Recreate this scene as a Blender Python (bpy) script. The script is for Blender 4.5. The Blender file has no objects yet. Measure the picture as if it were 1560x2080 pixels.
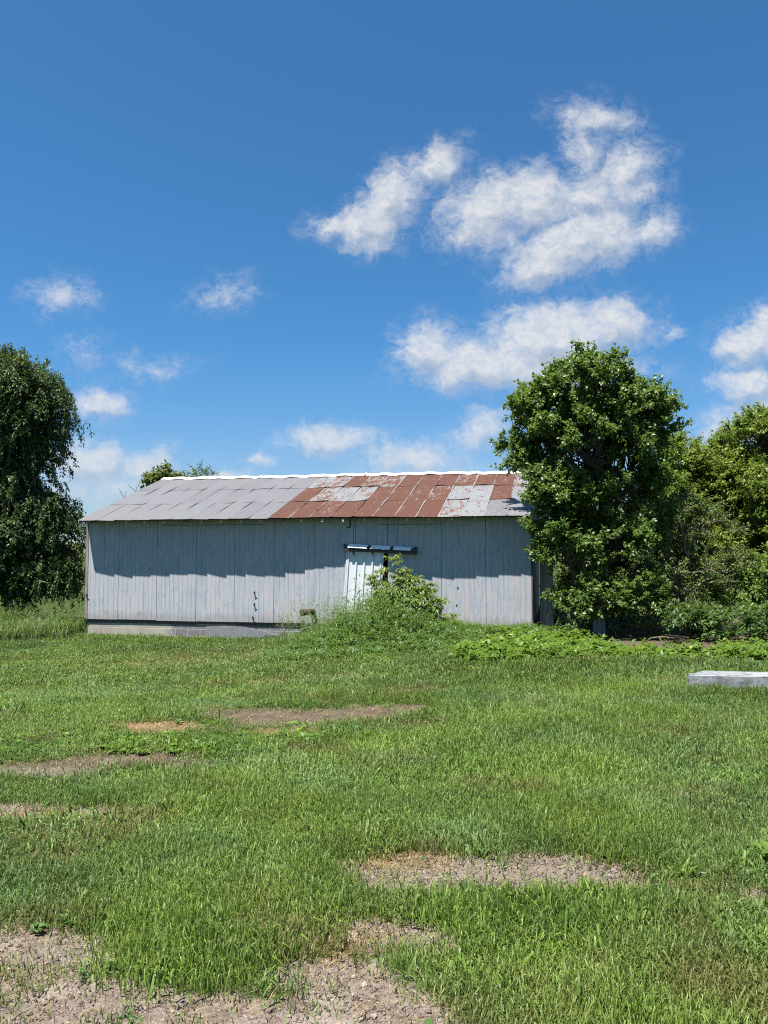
import bpy, bmesh, math, random
import numpy as np
from mathutils import Vector, Matrix

R = math.radians
rng = np.random.default_rng(7)
random.seed(7)
sc = bpy.context.scene
COL = sc.collection

# ------------------------------------------------------------------ helpers
def tag(o, label=None, cat=None, group=None, kind=None):
    if label: o['label'] = label
    if cat: o['category'] = cat
    if group: o['group'] = group
    if kind: o['kind'] = kind
    return o

def empty(name, loc, rz=0.0):
    o = bpy.data.objects.new(name, None)
    o.empty_display_size = .3
    COL.objects.link(o)
    o.location = loc
    o.rotation_euler = (0, 0, rz)
    return o

def link(name, me, mat, parent=None, col=None):
    o = bpy.data.objects.new(name, me)
    if mat and not me.materials: me.materials.append(mat)
    (col or COL).objects.link(o)
    if parent: o.parent = parent
    return o

def mesh_np(name, V, F, attrs=None, smooth=False):
    """V (n,3); F list of (m,k) index arrays; attrs {name: (n,) float}"""
    if isinstance(F, np.ndarray): F = [F]
    me = bpy.data.meshes.new(name)
    V = np.ascontiguousarray(V, dtype=np.float32)
    me.vertices.add(len(V)); me.vertices.foreach_set('co', V.ravel())
    li = np.concatenate([f.ravel() for f in F]).astype(np.int32)
    tot = np.concatenate([np.full(len(f), f.shape[1]) for f in F]).astype(np.int32)
    st = np.concatenate([[0], np.cumsum(tot)[:-1]]).astype(np.int32)
    me.loops.add(len(li)); me.loops.foreach_set('vertex_index', li)
    me.polygons.add(len(tot)); me.polygons.foreach_set('loop_start', st); me.polygons.foreach_set('loop_total', tot)
    if smooth: me.polygons.foreach_set('use_smooth', np.ones(len(tot), dtype=bool))
    for k, a in (attrs or {}).items():
        a = np.ascontiguousarray(a, dtype=np.float32)
        if a.ndim == 2:
            at = me.attributes.new(k, 'FLOAT_VECTOR', 'POINT'); at.data.foreach_set('vector', a.ravel())
        else:
            at = me.attributes.new(k, 'FLOAT', 'POINT'); at.data.foreach_set('value', a)
    me.update(calc_edges=True); me.validate()
    return me

class MB:
    """collects simple shapes into one mesh"""
    def __init__(s): s.bm = bmesh.new()
    def quad(s, pts):
        return s.bm.faces.new([s.bm.verts.new(p) for p in pts])
    def hexa(s, p):   # 8 points, bottom 4 ccw, top 4 ccw
        v = [s.bm.verts.new(q) for q in p]
        for f in ((3,2,1,0),(4,5,6,7),(0,1,5,4),(1,2,6,5),(2,3,7,6),(3,0,4,7)):
            s.bm.faces.new([v[i] for i in f])
    def box(s, x0, x1, y0, y1, z0, z1):
        s.hexa([(x0,y0,z0),(x1,y0,z0),(x1,y1,z0),(x0,y1,z0),(x0,y0,z1),(x1,y0,z1),(x1,y1,z1),(x0,y1,z1)])
    def tube(s, pts, rad, n=8, caps=True):
        pts = [Vector(p) for p in pts]
        rings = []
        for i, p in enumerate(pts):
            d = (pts[min(i+1, len(pts)-1)] - pts[max(i-1, 0)]).normalized()
            a = d.cross(Vector((0,0,1)) if abs(d.z) < .9 else Vector((1,0,0))).normalized()
            b = d.cross(a)
            r = rad[i] if hasattr(rad, '__len__') else rad
            rings.append([s.bm.verts.new(p + (a*math.cos(2*math.pi*k/n) + b*math.sin(2*math.pi*k/n))*r) for k in range(n)])
        for r0, r1 in zip(rings, rings[1:]):
            for k in range(n):
                f = s.bm.faces.new((r0[k], r0[(k+1)%n], r1[(k+1)%n], r1[k])); f.smooth = True
        if caps:
            s.bm.faces.new(rings[0][::-1]); s.bm.faces.new(rings[-1])
    def build(s, name, mat, parent=None, bevel=0):
        bmesh.ops.recalc_face_normals(s.bm, faces=s.bm.faces)
        if bevel:
            bmesh.ops.bevel(s.bm, geom=[e for e in s.bm.edges], offset=bevel, segments=1, affect='EDGES')
        me = bpy.data.meshes.new(name); s.bm.to_mesh(me); s.bm.free()
        return link(name, me, mat, parent)

# value noise (numpy)
def _h(ix, iy, s):
    v = np.sin(ix*127.1 + iy*311.7 + s*74.7)*43758.5453
    return v - np.floor(v)
def vnoise(x, y, s=0):
    ix, iy = np.floor(x), np.floor(y); fx, fy = x-ix, y-iy
    fx = fx*fx*(3-2*fx); fy = fy*fy*(3-2*fy)
    a = _h(ix,iy,s)*(1-fx) + _h(ix+1,iy,s)*fx
    b = _h(ix,iy+1,s)*(1-fx) + _h(ix+1,iy+1,s)*fx
    return a*(1-fy) + b*fy
def fbm(x, y, s=0, o=4):
    t = 0; a = .5; n = 0
    for i in range(o):
        t = t + a*vnoise(x*2**i, y*2**i, s+i*3); n += a; a *= .5
    return t/n
def sstep(a, b, x):
    t = np.clip((x-a)/(b-a), 0, 1); return t*t*(3-2*t)

# ------------------------------------------------------------------ node helper
class NT:
    def __init__(s, name, world=False):
        if world:
            s.owner = bpy.data.worlds.new(name)
        else:
            s.owner = bpy.data.materials.new(name)
        s.owner.use_nodes = True
        s.t = s.owner.node_tree; s.t.nodes.clear()
    def n(s, typ, ins=None, **kw):
        nd = s.t.nodes.new(typ)
        for k, v in kw.items(): setattr(nd, k, v)
        for k, v in (ins or {}).items():
            sock = nd.inputs[k]
            if isinstance(v, bpy.types.NodeSocket): s.t.links.new(v, sock)
            elif isinstance(v, bpy.types.Node): s.t.links.new(v.outputs[0], sock)
            else:
                if sock.type == 'RGBA' and len(v) == 3: v = (*v, 1)
                sock.default_value = v
        return nd
    def math(s, op, a, b=0.0, c=0.0, clamp=False):
        return s.n('ShaderNodeMath', {0: a, 1: b, 2: c}, operation=op, use_clamp=clamp).outputs[0]
    def vm(s, op, a, b=(0,0,0)):
        return s.n('ShaderNodeVectorMath', {0: a, 1: b}, operation=op)
    def mix(s, f, a, b, bt='MIX'):
        nd = s.t.nodes.new('ShaderNodeMix'); nd.data_type = 'RGBA'; nd.blend_type = bt
        for i, v in ((0, f), (6, a), (7, b)):
            if isinstance(v, bpy.types.NodeSocket): s.t.links.new(v, nd.inputs[i])
            else: nd.inputs[i].default_value = v if not hasattr(v, '__len__') or len(v) == 4 else (*v, 1)
        return nd.outputs[2]
    def noise(s, vec, scale, detail=4, rough=.6, dist=0.0):
        return s.n('ShaderNodeTexNoise', {'Vector': vec, 'Scale': scale, 'Detail': detail, 'Roughness': rough, 'Distortion': dist})
    def step(s, x, a, b):
        return s.n('ShaderNodeMapRange', {'Value': x, 'From Min': a, 'From Max': b}, interpolation_type='SMOOTHSTEP').outputs[0]
    def scale(s, vec, v):
        return s.vm('MULTIPLY', vec, v).outputs[0]
    def obj(s): return s.n('ShaderNodeTexCoord').outputs['Object']
    def pos(s): return s.n('ShaderNodeNewGeometry').outputs['Position']
    def attr(s, name, typ='GEOMETRY'):
        return s.n('ShaderNodeAttribute', attribute_name=name, attribute_type=typ)
    def bsdf(s, col, rough=.6, spec=.3, metal=0.0, bump=None, bstr=.4, bdist=.02):
        ins = {'Base Color': col, 'Roughness': rough, 'Specular IOR Level': spec, 'Metallic': metal}
        if bump is not None:
            ins['Normal'] = s.n('ShaderNodeBump', {'Height': bump, 'Strength': bstr, 'Distance': bdist}).outputs[0]
        return s.n('ShaderNodeBsdfPrincipled', ins)
    def out(s, sh):
        s.n('ShaderNodeOutputMaterial', {'Surface': sh}); return s.owner

# ------------------------------------------------------------------ terrain
SUN = Vector((.452, .41, -1.68)).normalized()      # direction the light travels

def gz(x, y):
    x = np.asarray(x, float); y = np.asarray(y, float)
    zb = -.62 + (.62-.2)*sstep(-4.8, .8, x)
    z = zb*sstep(6.5, 20.5, y)
    z = z + .10*np.exp(-(((x-2.6)/2.3)**2 + ((y-17.8)/2.0)**2))*sstep(13.5, 16.5, y)
    z = z + .03*(fbm(x*.5, y*.5, 3)-.5)*sstep(60, 20, np.abs(x)+np.abs(y)) + .025*(fbm(x*2.2, y*2.2, 9)-.5)*sstep(30, 10, np.abs(x)+np.abs(y))
    return z - .5*sstep(60, 400, np.hypot(x, y))

# bare patches: cx, cy, rx, ry, rotation deg, weight
PATCH = [(-2.62,8.75,.45,.27,-8,1.0),(.60,4.62,.72,.22,0,1.25),(.95,4.78,.62,.20,-4,1.2),(.15,4.85,.42,.13,5,.95),(1.15,4.55,.5,.12,0,1.1),
         (-.95,3.02,1.25,.34,0,1.4),(-1.25,3.36,.6,.18,-4,1.15),(-.12,3.24,.36,.27,12,1.2),(.05,3.95,.30,.16,0,1.15),(-.25,3.60,.25,.14,0,.9),
         (-1.75,3.80,.42,.22,-10,1.2),
         (-.75,9.3,1.15,.42,4,1.2),(.1,9.75,.55,.26,14,1.1),(-1.7,9.6,.6,.3,0,1.0),(-1.3,9.0,.5,.2,0,.9),
         (.75,11.0,.7,.09,30,.85),(-3.35,6.85,.8,.27,2,1.25),(-2.45,7.25,.65,.26,8,1.15),(-1.7,7.1,.35,.16,0,1.0),
         (-2.65,5.75,.55,.2,0,1.1),(-3.3,12.4,.45,.12,0,.8),(2.0,4.4,.16,.10,0,.95),(2.35,4.25,.14,.06,0,.8),(-1.1,9.0,.4,.1,0,.8),
         (5.0,15.6,.9,.28,-12,1.1),(6.2,17.4,2.4,1.3,0,1.2),(5.6,20,2.6,2.2,0,1.4),(8.5,20.5,3.5,2.6,0,1.4),(.65,8.6,.25,.08,0,.7)]
STRAW = [(-2.62,8.75,.65,.42,-8,1.4),(-1.15,8.45,.5,.25,0,1.15),(-2.5,5.5,1.1,.5,0,1.05),(-2.2,9.9,.3,.12,0,.8),(.15,4.95,.5,.2,0,.6),
         (-1.5,12.6,2.1,.6,0,.55),(-4.6,17.5,3.4,3.2,0,.42),(.3,11.2,1.2,.5,20,.5),(1.3,3.5,1.0,.5,0,.28),(1.9,3.9,.9,.4,0,.25),(-2.4,4.9,.8,.4,0,.5),(-.2,3.9,.5,.3,0,.55),(-2.0,3.6,.4,.3,0,.5)]
def blobs(x, y, P):
    m = np.full(np.shape(x), -1.0)
    for cx, cy, rx, ry, a, w in P:
        c, s = math.cos(R(a)), math.sin(R(a))
        dx, dy = x-cx, y-cy
        u, v = (c*dx + s*dy)/rx, (-s*dx + c*dy)/ry
        m = np.maximum(m, w*(1.15-np.hypot(u, v)))
    return m
def bare(x, y):
    f = blobs(x, y, PATCH)
    n = fbm(x*2.6, y*3.4, 21)-.5; n2 = fbm(x*9, y*11, 5, 2)-.5
    return np.clip(f*1.3 + n*1.0 + n2*.75, -1, 1.5)
def straw(x, y):
    return np.clip(blobs(x, y, STRAW) + (fbm(x*3, y*4, 31)-.5)*.8, 0, 1)

def axis(fine0, fine1, step, lo, hi, grow=1.16):
    a = list(np.arange(fine0, fine1, step))
    s = step; v = a[-1]
    while v < hi:
        s *= grow; v += s; a.append(v)
    s = step; v = a[0]; b = []
    while v > lo:
        s *= grow; v -= s; b.append(v)
    return np.array(b[::-1] + a)
gx = axis(-5.5, 5.5, .05, -4000, 4000); gy = axis(2.4, 12, .05, -3000, 6000)
X, Y = np.meshgrid(gx, gy)
Z = gz(X, Y)
BA = bare(X, Y); ST = straw(X, Y)
Z = Z - .02*sstep(0, .5, BA)*sstep(14, 10, Y) + (fbm(X*14, Y*14, 41, 3)-.5)*.022*sstep(12, 6, Y)
V = np.stack([X, Y, Z], -1).reshape(-1, 3)
nx, ny = len(gx), len(gy)
I = np.arange(nx*ny).reshape(ny, nx)
F = np.stack([I[:-1,:-1], I[:-1,1:], I[1:,1:], I[1:,:-1]], -1).reshape(-1, 4)

m = NT('soil_and_turf')
P = m.pos()
ba = m.attr('bare').outputs['Fac']; sw = m.attr('straw').outputs['Fac']
n1 = m.noise(P, 90, 3, .7).outputs[0]; n2 = m.noise(P, 14, 5, .65).outputs[0]; n3 = m.noise(P, 2.1, 4, .6).outputs[0]
n4 = m.n('ShaderNodeTexVoronoi', {'Vector': P, 'Scale': 75.0, 'Randomness': 1.0})
soil = m.mix(m.step(n2, .3, .7), (.088,.069,.055), (.160,.130,.106))
soil = m.mix(m.step(n3, .52, .7), soil, (.21,.18,.152))
soil = m.mix(m.math('MULTIPLY', m.step(n4.outputs['Color'], .62, .9), .55), soil, (0.2160,0.1740,0.1500))
soil = m.mix(m.step(n1, .58, .8), soil, (0.0300,0.0216,0.0156))
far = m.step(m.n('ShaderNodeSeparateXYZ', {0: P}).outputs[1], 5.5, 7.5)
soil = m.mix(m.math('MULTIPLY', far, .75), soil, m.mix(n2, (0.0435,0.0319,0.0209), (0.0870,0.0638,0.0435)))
turf = m.mix(m.step(n2, .35, .65), (.020,.034,.010), (.045,.06,.016))
turf = m.mix(m.step(n1, .6, .75), turf, (.12,.10,.045))
c = m.mix(m.step(m.math('ADD', ba, m.math('MULTIPLY', m.math('SUBTRACT', n1, .5), .5)), -.08, .2), turf, soil)
c = m.mix(m.math('MULTIPLY', m.step(sw, .2, .8), .75), c, m.mix(n1, (.11,.06,.026), (.24,.15,.08)))
hb = m.math('ADD', m.math('MULTIPLY', n1, .5), m.math('ADD', n2, m.math('MULTIPLY', n4.outputs[0], -.5)))
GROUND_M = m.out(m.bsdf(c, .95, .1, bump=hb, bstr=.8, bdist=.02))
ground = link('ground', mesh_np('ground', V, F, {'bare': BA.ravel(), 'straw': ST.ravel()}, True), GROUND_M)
tag(ground, kind='structure')

# ------------------------------------------------------------------ leaf materials
def leaf_mat(name, dark, light, odd, trans=.3, rough=.38, spec=.5, nscale=1.2):
    m = NT(name)
    t = m.attr('tint').outputs['Fac']
    nz = m.noise(m.pos(), nscale, 2, .5).outputs[0]
    f = m.math('ADD', m.math('MULTIPLY', t, .75), m.math('MULTIPLY', m.math('SUBTRACT', nz, .5), 1.1), clamp=True)
    c = m.mix(f, dark, light)
    c = m.mix(m.step(t, .93, 1.0), c, odd)
    b = m.bsdf(c, rough, spec)
    tr = m.n('ShaderNodeBsdfTranslucent', {'Color': m.mix(.5, c, (.30,.42,.05), 'MIX')})
    return m.out(m.n('ShaderNodeMixShader', {0: trans, 1: b.outputs[0], 2: tr.outputs[0]}).outputs[0])

def bark_mat(name, a, b):
    m = NT(name)
    o = m.obj()
    n = m.noise(m.scale(o, (9,9,2)), 3, 5, .65).outputs[0]
    return m.out(m.bsdf(m.mix(m.step(n, .3, .7), a, b), .9, .15, bump=n, bstr=.8, bdist=.03))
BARK = bark_mat('grey_bark', (.05,.04,.032), (.16,.13,.11))
BARK2 = bark_mat('pale_twig', (.12,.10,.075), (.30,.26,.2))

def unit(v): return v/np.maximum(np.linalg.norm(v, axis=-1, keepdims=True), 1e-9)

def leaf_mesh(name, P, D, N, L, W, tint, bend=.18, fold=.22):
    n = len(P)
    L = np.broadcast_to(L, n)[:,None]; W = np.broadcast_to(W, n)[:,None]
    D = unit(D); S = unit(np.cross(D, N)); U = np.cross(S, D)
    lft = P + D*L*.42 + S*W*.5 + U*W*fold
    rgt = P + D*L*.42 - S*W*.5 + U*W*fold
    mid = P + D*L*.45
    tip = P + D*L - U*L*bend
    V = np.stack([P, lft, tip, rgt, mid], 1).reshape(-1, 3)
    b = (np.arange(n)*5)[:,None]
    F = np.concatenate([b+np.array([[0,4,1]]), b+np.array([[1,4,2]]), b+np.array([[2,4,3]]), b+np.array([[3,4,0]])])
    return mesh_np(name, V, F, {'tint': np.repeat(tint, 5)})

def tubes_mesh(name, segs, n=5):
    """segs: list of (pts (k,3), radii (k,)) grouped by k"""
    Vs, Fs, off = [], [], 0
    for pts, rad in segs:
        pts = np.asarray(pts, float); k = len(pts)
        d = unit(np.gradient(pts, axis=0))
        ref = np.where(np.abs(d[:,2:3]) < .9, np.array([[0,0,1.]]), np.array([[1.,0,0]]))
        a = unit(np.cross(d, ref)); b = np.cross(d, a)
        th = np.arange(n)*2*math.pi/n
        ring = pts[:,None] + (a[:,None]*np.cos(th)[None,:,None] + b[:,None]*np.sin(th)[None,:,None])*np.asarray(rad)[:,None,None]
        Vs.append(ring.reshape(-1, 3))
        i = off + np.arange(k*n).reshape(k, n)
        j = np.roll(i, -1, axis=1)
        Fs.append(np.stack([i[:-1], j[:-1], j[1:], i[1:]], -1).reshape(-1, 4))
        off += k*n
    return mesh_np(name, np.concatenate(Vs), np.concatenate(Fs), smooth=True)

def curve_pts(a, b, k, sag, r):
    t = np.linspace(0, 1, k)[:,None]
    p = a + (b-a)*t
    p = p + np.sin(t*math.pi)*np.array([0,0,sag])
    j = r.normal(0, 1, (k,3))*np.linalg.norm(b-a)*.04; j[0] = 0; j[-1] = 0
    return p + j

def tree(name, base, lobes, clumps, twigs, leaves, L, W, lm, label, cat='tree', group=None, droop=.15, strand=0.0,
         tr=.13, seed=1, clump_r=.5, bark=None, inner=.45, crown='crown', trunk='trunk', stems=1, updir=.35, thin=1.0):
    r = np.random.default_rng(seed)
    base = np.array([base[0], base[1], float(gz(base[0], base[1]))-.05])
    root = tag(empty(name, base), label, cat, group)
    segs = []; PP = []; DD = []; NN = []
    vol = np.array([l[3]*l[4]*l[5] for l in lobes])**.7; vol = vol/vol.sum()
    topz = max(l[2]+l[5] for l in lobes)
    zc = np.average([l[2] for l in lobes], weights=vol)
    xc = np.average([l[0] for l in lobes], weights=vol); yc = np.average([l[1] for l in lobes], weights=vol)
    trunks = []
    for s in range(stems):
        o = np.array([r.normal(0, .25), r.normal(0, .2), 0]) if stems > 1 else np.zeros(3)
        top = np.array([xc, yc, base[2]+(topz-base[2])*.72]) + (r.normal(0, .6, 3)*np.array([1,1,.3]) if stems > 1 else 0)
        tp = curve_pts(base+o*.5, top, 9, 0, r)
        trunks.append(tp)
        segs.append((tp, np.linspace(tr, tr*.25, 9)*np.array([1.35]+[1]*8)))
    for li, l in enumerate(lobes):
        c = np.array(l[:3]); rad = np.array(l[3:6]); den = l[6] if len(l) > 6 else 1
        tp = trunks[li % stems]
        hz = base[2] + (c[2]-base[2])*.55
        st = tp[np.argmin(np.abs(tp[:,2]-hz))]
        limb = curve_pts(st, c, 7, .1*np.linalg.norm(c-st), r)
        segs.append((limb, np.linspace(tr*.5, tr*.18, 7)))
        nc = max(3, int(clumps*vol[li]*den))
        u = unit(r.normal(0, 1, (nc,3))); u[:,2] = np.where(u[:,2] < -.3, -u[:,2]*.8, u[:,2]); 
        rr = inner + (1.02-inner)*r.random(nc)**.6
        C = c + u*rad*rr[:,None]
        for k in range(nc):
            cp = C[k]
            a = limb[r.integers(2, 7)]
            segs.append((curve_pts(a, cp, 5, .08, r), np.linspace(tr*.16, .006, 5)))
            nt = max(3, int(twigs*r.uniform(.5, 1.4)))
            out = unit((cp-c)/rad + 1e-3)
            td = unit(r.normal(0, 1, (nt,3)) + out*.9 + np.array([0,0,updir]))
            tl = clump_r*r.uniform(.45, 1.25, nt)
            T1 = cp + td*tl[:,None] - np.array([0,0,1])*(droop*tl**1.0)[:,None]
            T0 = np.repeat(cp[None], nt, 0)
            if strand:
                for q in range(nt): 
                    if q % 3 == 0: segs.append((np.stack([T0[q], (T0[q]+T1[q])/2+[0,0,.03], T1[q]]), (.006,.004,.003)))
                sl = strand*r.uniform(.3, 1.3, nt)
                T2 = T1 + td*np.array([.35,.35,0])*sl[:,None] - np.array([0,0,1])*sl[:,None]
                t = r.random((nt, leaves)) 
                p1 = T0[:,None] + (T1-T0)[:,None]*np.clip(t*2, 0, 1)[...,None]
                p = p1 + (T2-T1)[:,None]*np.clip(t*2-1, 0, 1)[...,None]
                d = np.where((t > .5)[...,None], (T2-T1)[:,None], (T1-T0)[:,None])
            else:
                for q in range(nt): 
                    if q % 2 == 0: segs.append((np.stack([T0[q], (T0[q]+T1[q])/2+[0,0,.02], T1[q]]), (.007,.005,.003)))
                t = .25 + .75*r.random((nt, leaves))
                p = T0[:,None] + (T1-T0)[:,None]*t[...,None]
                d = np.repeat((T1-T0)[:,None], leaves, 1)
            d = unit(d)
            p = p + r.normal(0, 1, p.shape)*.03
            d = unit(d*.6 + r.normal(0, .75, d.shape) + np.array([0,0,-droop*1.6]))
            nn = unit(r.normal(0, .55, d.shape) + np.array([0,0,1.0]) + out*.35)
            PP.append(p.reshape(-1,3)); DD.append(d.reshape(-1,3)); NN.append(nn.reshape(-1,3))
    P = np.concatenate(PP); D = np.concatenate(DD); N = np.concatenate(NN)
    ok = P[:,2] > gz(P[:,0], P[:,1]) + .03
    if thin < 1: ok &= r.random(len(P)) < thin
    P, D, N = P[ok], D[ok], N[ok]
    n = len(P)
    sc_ = r.uniform(.6, 1.25, n)
    lo = leaf_mesh(crown, P-base, D, N, L*sc_, W*sc_, r.random(n))
    link(crown, lo, lm, root)
    segs = [(p-base, q) for p, q in segs]
    link(trunk, tubes_mesh(trunk, segs), bark or BARK, root)
    return root

LM_MAIN = leaf_mat('broad_leaf', (.034,.074,.016), (.125,.195,.040), (.19,.22,.06), .34, .42, .4)
LM_WEEP = leaf_mat('fine_hanging_leaf', (.014,.036,.011), (.054,.098,.025), (.10,.14,.04), .2, .5, .3)
LM_ELDER = leaf_mat('yellow_green_leaf', (.075,.120,.014), (.205,.262,.030), (.24,.26,.05), .35, .45, .35)
LM_DARK = leaf_mat('dusty_olive_leaf', (.036,.064,.014), (.115,.155,.034), (.16,.14,.07), .25, .5, .3)
LM_BACK = leaf_mat('distant_leaf', (.05,.07,.02), (.12,.14,.04), (.2,.17,.08), .3, .5, .3)
LM_SAP = leaf_mat('sapling_leaf', (.06,.11,.016), (.16,.235,.04), (.30,.31,.06), .38, .42, .4, 3)
LM_WEED = leaf_mat('weed_leaf', (.030,.072,.015), (.088,.165,.038), (.15,.22,.07), .32, .5, .35, 1.5)
LM_NETTLE = leaf_mat('bright_groundcover_leaf', (.045,.105,.012), (.135,.225,.028), (.25,.33,.06), .4, .45, .35, 1.5)
LM_DOCK = leaf_mat('dock_leaf', (.07,.13,.018), (.14,.23,.035), (.26,.27,.07), .35, .45, .4, 3)

tree('broadleaf_tree', (5.35,20.6), [
    (5.3,20.2,6.0,1.2,1.3,1.15), (5.8,20.0,6.6,.45,.5,.5), (4.85,20.2,6.35,.45,.5,.5), (6.6,20.2,5.55,.95,1.0,.8), (4.2,20.9,5.3,1.0,.9,1.15), (4.1,20.9,4.35,.7,.55,.6), (5.4,20.0,4.7,1.7,1.5,1.2),
    (3.55,21.1,4.5,.75,.6,.6), (6.9,20.2,4.75,.75,.9,.9), (6.3,20.1,3.5,1.25,1.2,1.0), (4.65,19.8,3.1,.95,.9,.85), (4.75,19.5,1.7,.85,.8,.85,1.3),
    (5.1,19.0,.55,.85,.6,.55,1.5), (6.0,19.0,.75,.75,.6,.5,1.2), (6.0,19.9,2.0,1.1,1.0,.8), (4.75,20.1,2.5,.75,.6,.8,1.5), (4.45,20.0,3.6,.7,.6,.7,1.3), (7.3,20.2,5.6,.5,.6,.4), (7.15,20.1,6.15,.3,.35,.4)],
    370, 13, 25, .100, .072, LM_MAIN, 'tall broad leaved tree with low branches crowding the right corner of the barn',
    tr=.17, seed=4, clump_r=.50, droop=.06, updir=.95, stems=2, inner=.35)

tree('weeping_tree', (-15.2,27.5), [
    (-12.9,26.6,7.0,1.75,1.7,1.6), (-15.2,27,7.1,2.6,2.2,1.9), (-13.2,26.4,4.9,1.5,1.7,1.6), (-12.1,26.2,2.9,1.35,1.4,1.25), (-13.8,25.8,2.1,1.9,1.6,1.6),
    (-11.75,26.2,1.2,1.1,1.1,1.1,2.2), (-15.8,26.4,4,2.2,2,2), (-12.0,25.8,2.6,1.2,1.1,1.4,1.6), (-13.6,25.6,.9,1.7,1.2,1.1,1.5), (-13.0,26.2,4.2,1.4,1.2,1.5,1.3), (-12.3,26.3,7.1,1.2,1.3,1.2,1.5), (-13.6,26.2,8.0,1.2,1.3,.9,1.5), (-12.7,26.3,5.6,1.2,1.2,1.3,1.4), (-11.35,26.0,2.7,.9,.9,1.0,1.5), (-11.25,25.8,1.0,.8,.9,1.0,1.5), (-12.2,26.2,8.1,.5,.6,.4)],
    640, 12, 36, .12, .05, LM_WEEP, 'tall dark weeping tree with hanging sprays beyond the left end of the barn',
    tr=.28, seed=11, clump_r=.72, droop=.25, strand=.42, inner=.35)

tree('leafy_tree', (12.0,24.5), [
    (11.9,24,5.3,1.2,1.3,1.15), (11.2,23.6,3.6,1.3,1.3,1.1), (12.6,23.6,3.5,1.5,1.4,1.3), (11.6,23.0,1.9,1.5,1.3,1.0), (12.9,23,1.6,1.6,1.4,1.1), (10.9,24,4.3,1.0,1,.9), (12.3,24,5.9,.8,.8,.6), (10.3,24.3,3.2,1.1,1.0,1.0), (12.0,22.8,3.0,1.3,1.1,1.2), (13.4,24,5,1.2,1.2,1.2)],
    480, 13, 22, .105, .046, LM_ELDER, 'taller yellow green tree at the right edge of the photo', group=None, tr=.14, seed=21, clump_r=.52, stems=2, updir=1.0)
tree('leafy_tree', (9.6,25.0), [
    (9.7,24.6,4.6,1.2,1.2,1.0), (8.8,24.2,2.0,1.2,1.0,1.2), (9.3,24.4,2.9,1.4,1.3,1.1), (10.3,24.0,1.9,1.3,1.2,1.0), (8.9,24.4,3.9,.9,.9,.8), (10.6,24.5,4.1,1.1,1,1.0), (9.5,24.2,3.6,1.3,1.1,1.0)],
    330, 13, 22, .105, .046, LM_ELDER, 'lower yellow green tree between the broad leaved tree and the taller one', tr=.11, seed=22, clump_r=.5, stems=2, updir=.9)
tree('leafy_tree', (15.6,25.5), [
    (15.4,25,5.0,1.7,1.6,1.4), (15.2,24.6,3.0,1.8,1.6,1.4), (15.0,24.2,1.4,1.7,1.4,1.0)],
    130, 13, 14, .13, .065, LM_ELDER, 'yellow green tree just beyond the right edge of the photo', tr=.14, seed=23, clump_r=.5, stems=2)
tree('shrub', (7.7,20.8), [
    (7.2,20.6,2.5,1.15,1.1,1.2), (8.3,20.9,2.5,1.2,1.1,1.0), (7.6,20.0,1.1,1.1,1.0,.8), (8.9,20.8,1.2,1.2,1.0,.9)],
    110, 13, 13, .10, .04, LM_DARK, 'dark twiggy shrub with pale bare branches right of the broad leaved tree', 'shrub', tr=.06, seed=31, clump_r=.5,
    stems=4, bark=BARK2, crown='foliage', trunk='stem', updir=.7)
tree('shrub', (10.3,20.8), [
    (10.1,20.6,1.35,.9,.9,.7), (10.9,20.4,.7,1.0,.9,.7), (9.4,20.2,.45,.8,.8,.5)],
    75, 13, 13, .11, .055, LM_SAP, 'low light green shrub below the taller yellow green tree', 'shrub', tr=.04, seed=33, clump_r=.4, stems=3, crown='foliage', trunk='stem')
tree('shrub', (7.3,18.5), [(7.2,18.6,.15,.8,.7,.45), (8.2,18.4,.1,.8,.7,.4), (9.3,18.6,.1,.9,.7,.5)],
    55, 12, 12, .12, .05, LM_WEED, 'low dark green shrub in the shade under the trees', 'shrub', tr=.03, seed=35, clump_r=.36, stems=3, crown='foliage', trunk='stem')

tree('shrub', (6.9,24.5), [(6.6,24.3,2.0,1.3,1.0,1.5), (8.0,24.6,2.4,1.4,1.1,1.6), (7.2,24.2,.7,1.6,1.0,.8,1.6), (9.2,23.6,1.0,1.3,1,1.1), (7.9,24.2,1.4,1.1,1,1.1,1.8), (5.9,23.4,.9,.7,.8,1.1,1.4), (8.8,23.8,2.2,1.1,1,1.1,1.4), (6.3,23.2,.35,.9,.8,.7,1.6), (7.4,23.0,.3,1.0,.8,.7,1.6)],
    330, 13, 13, .12, .06, LM_DARK, 'shadowed shrub filling the gap behind the broad leaved tree', 'shrub', tr=.06, seed=37, clump_r=.5, stems=4, crown='foliage', trunk='stem')
tree('shrub', (13.2,22.0), [(12.6,21.8,.9,1.3,1.0,1.0), (14.2,22,1.2,1.5,1.0,1.2), (11.7,21.4,.6,1.0,.9,.8)],
    110, 13, 13, .12, .06, LM_ELDER, 'low yellow green shrub at the foot of the taller yellow green tree', 'shrub', tr=.05, seed=38, clump_r=.45, stems=4, crown='foliage', trunk='stem')
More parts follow.
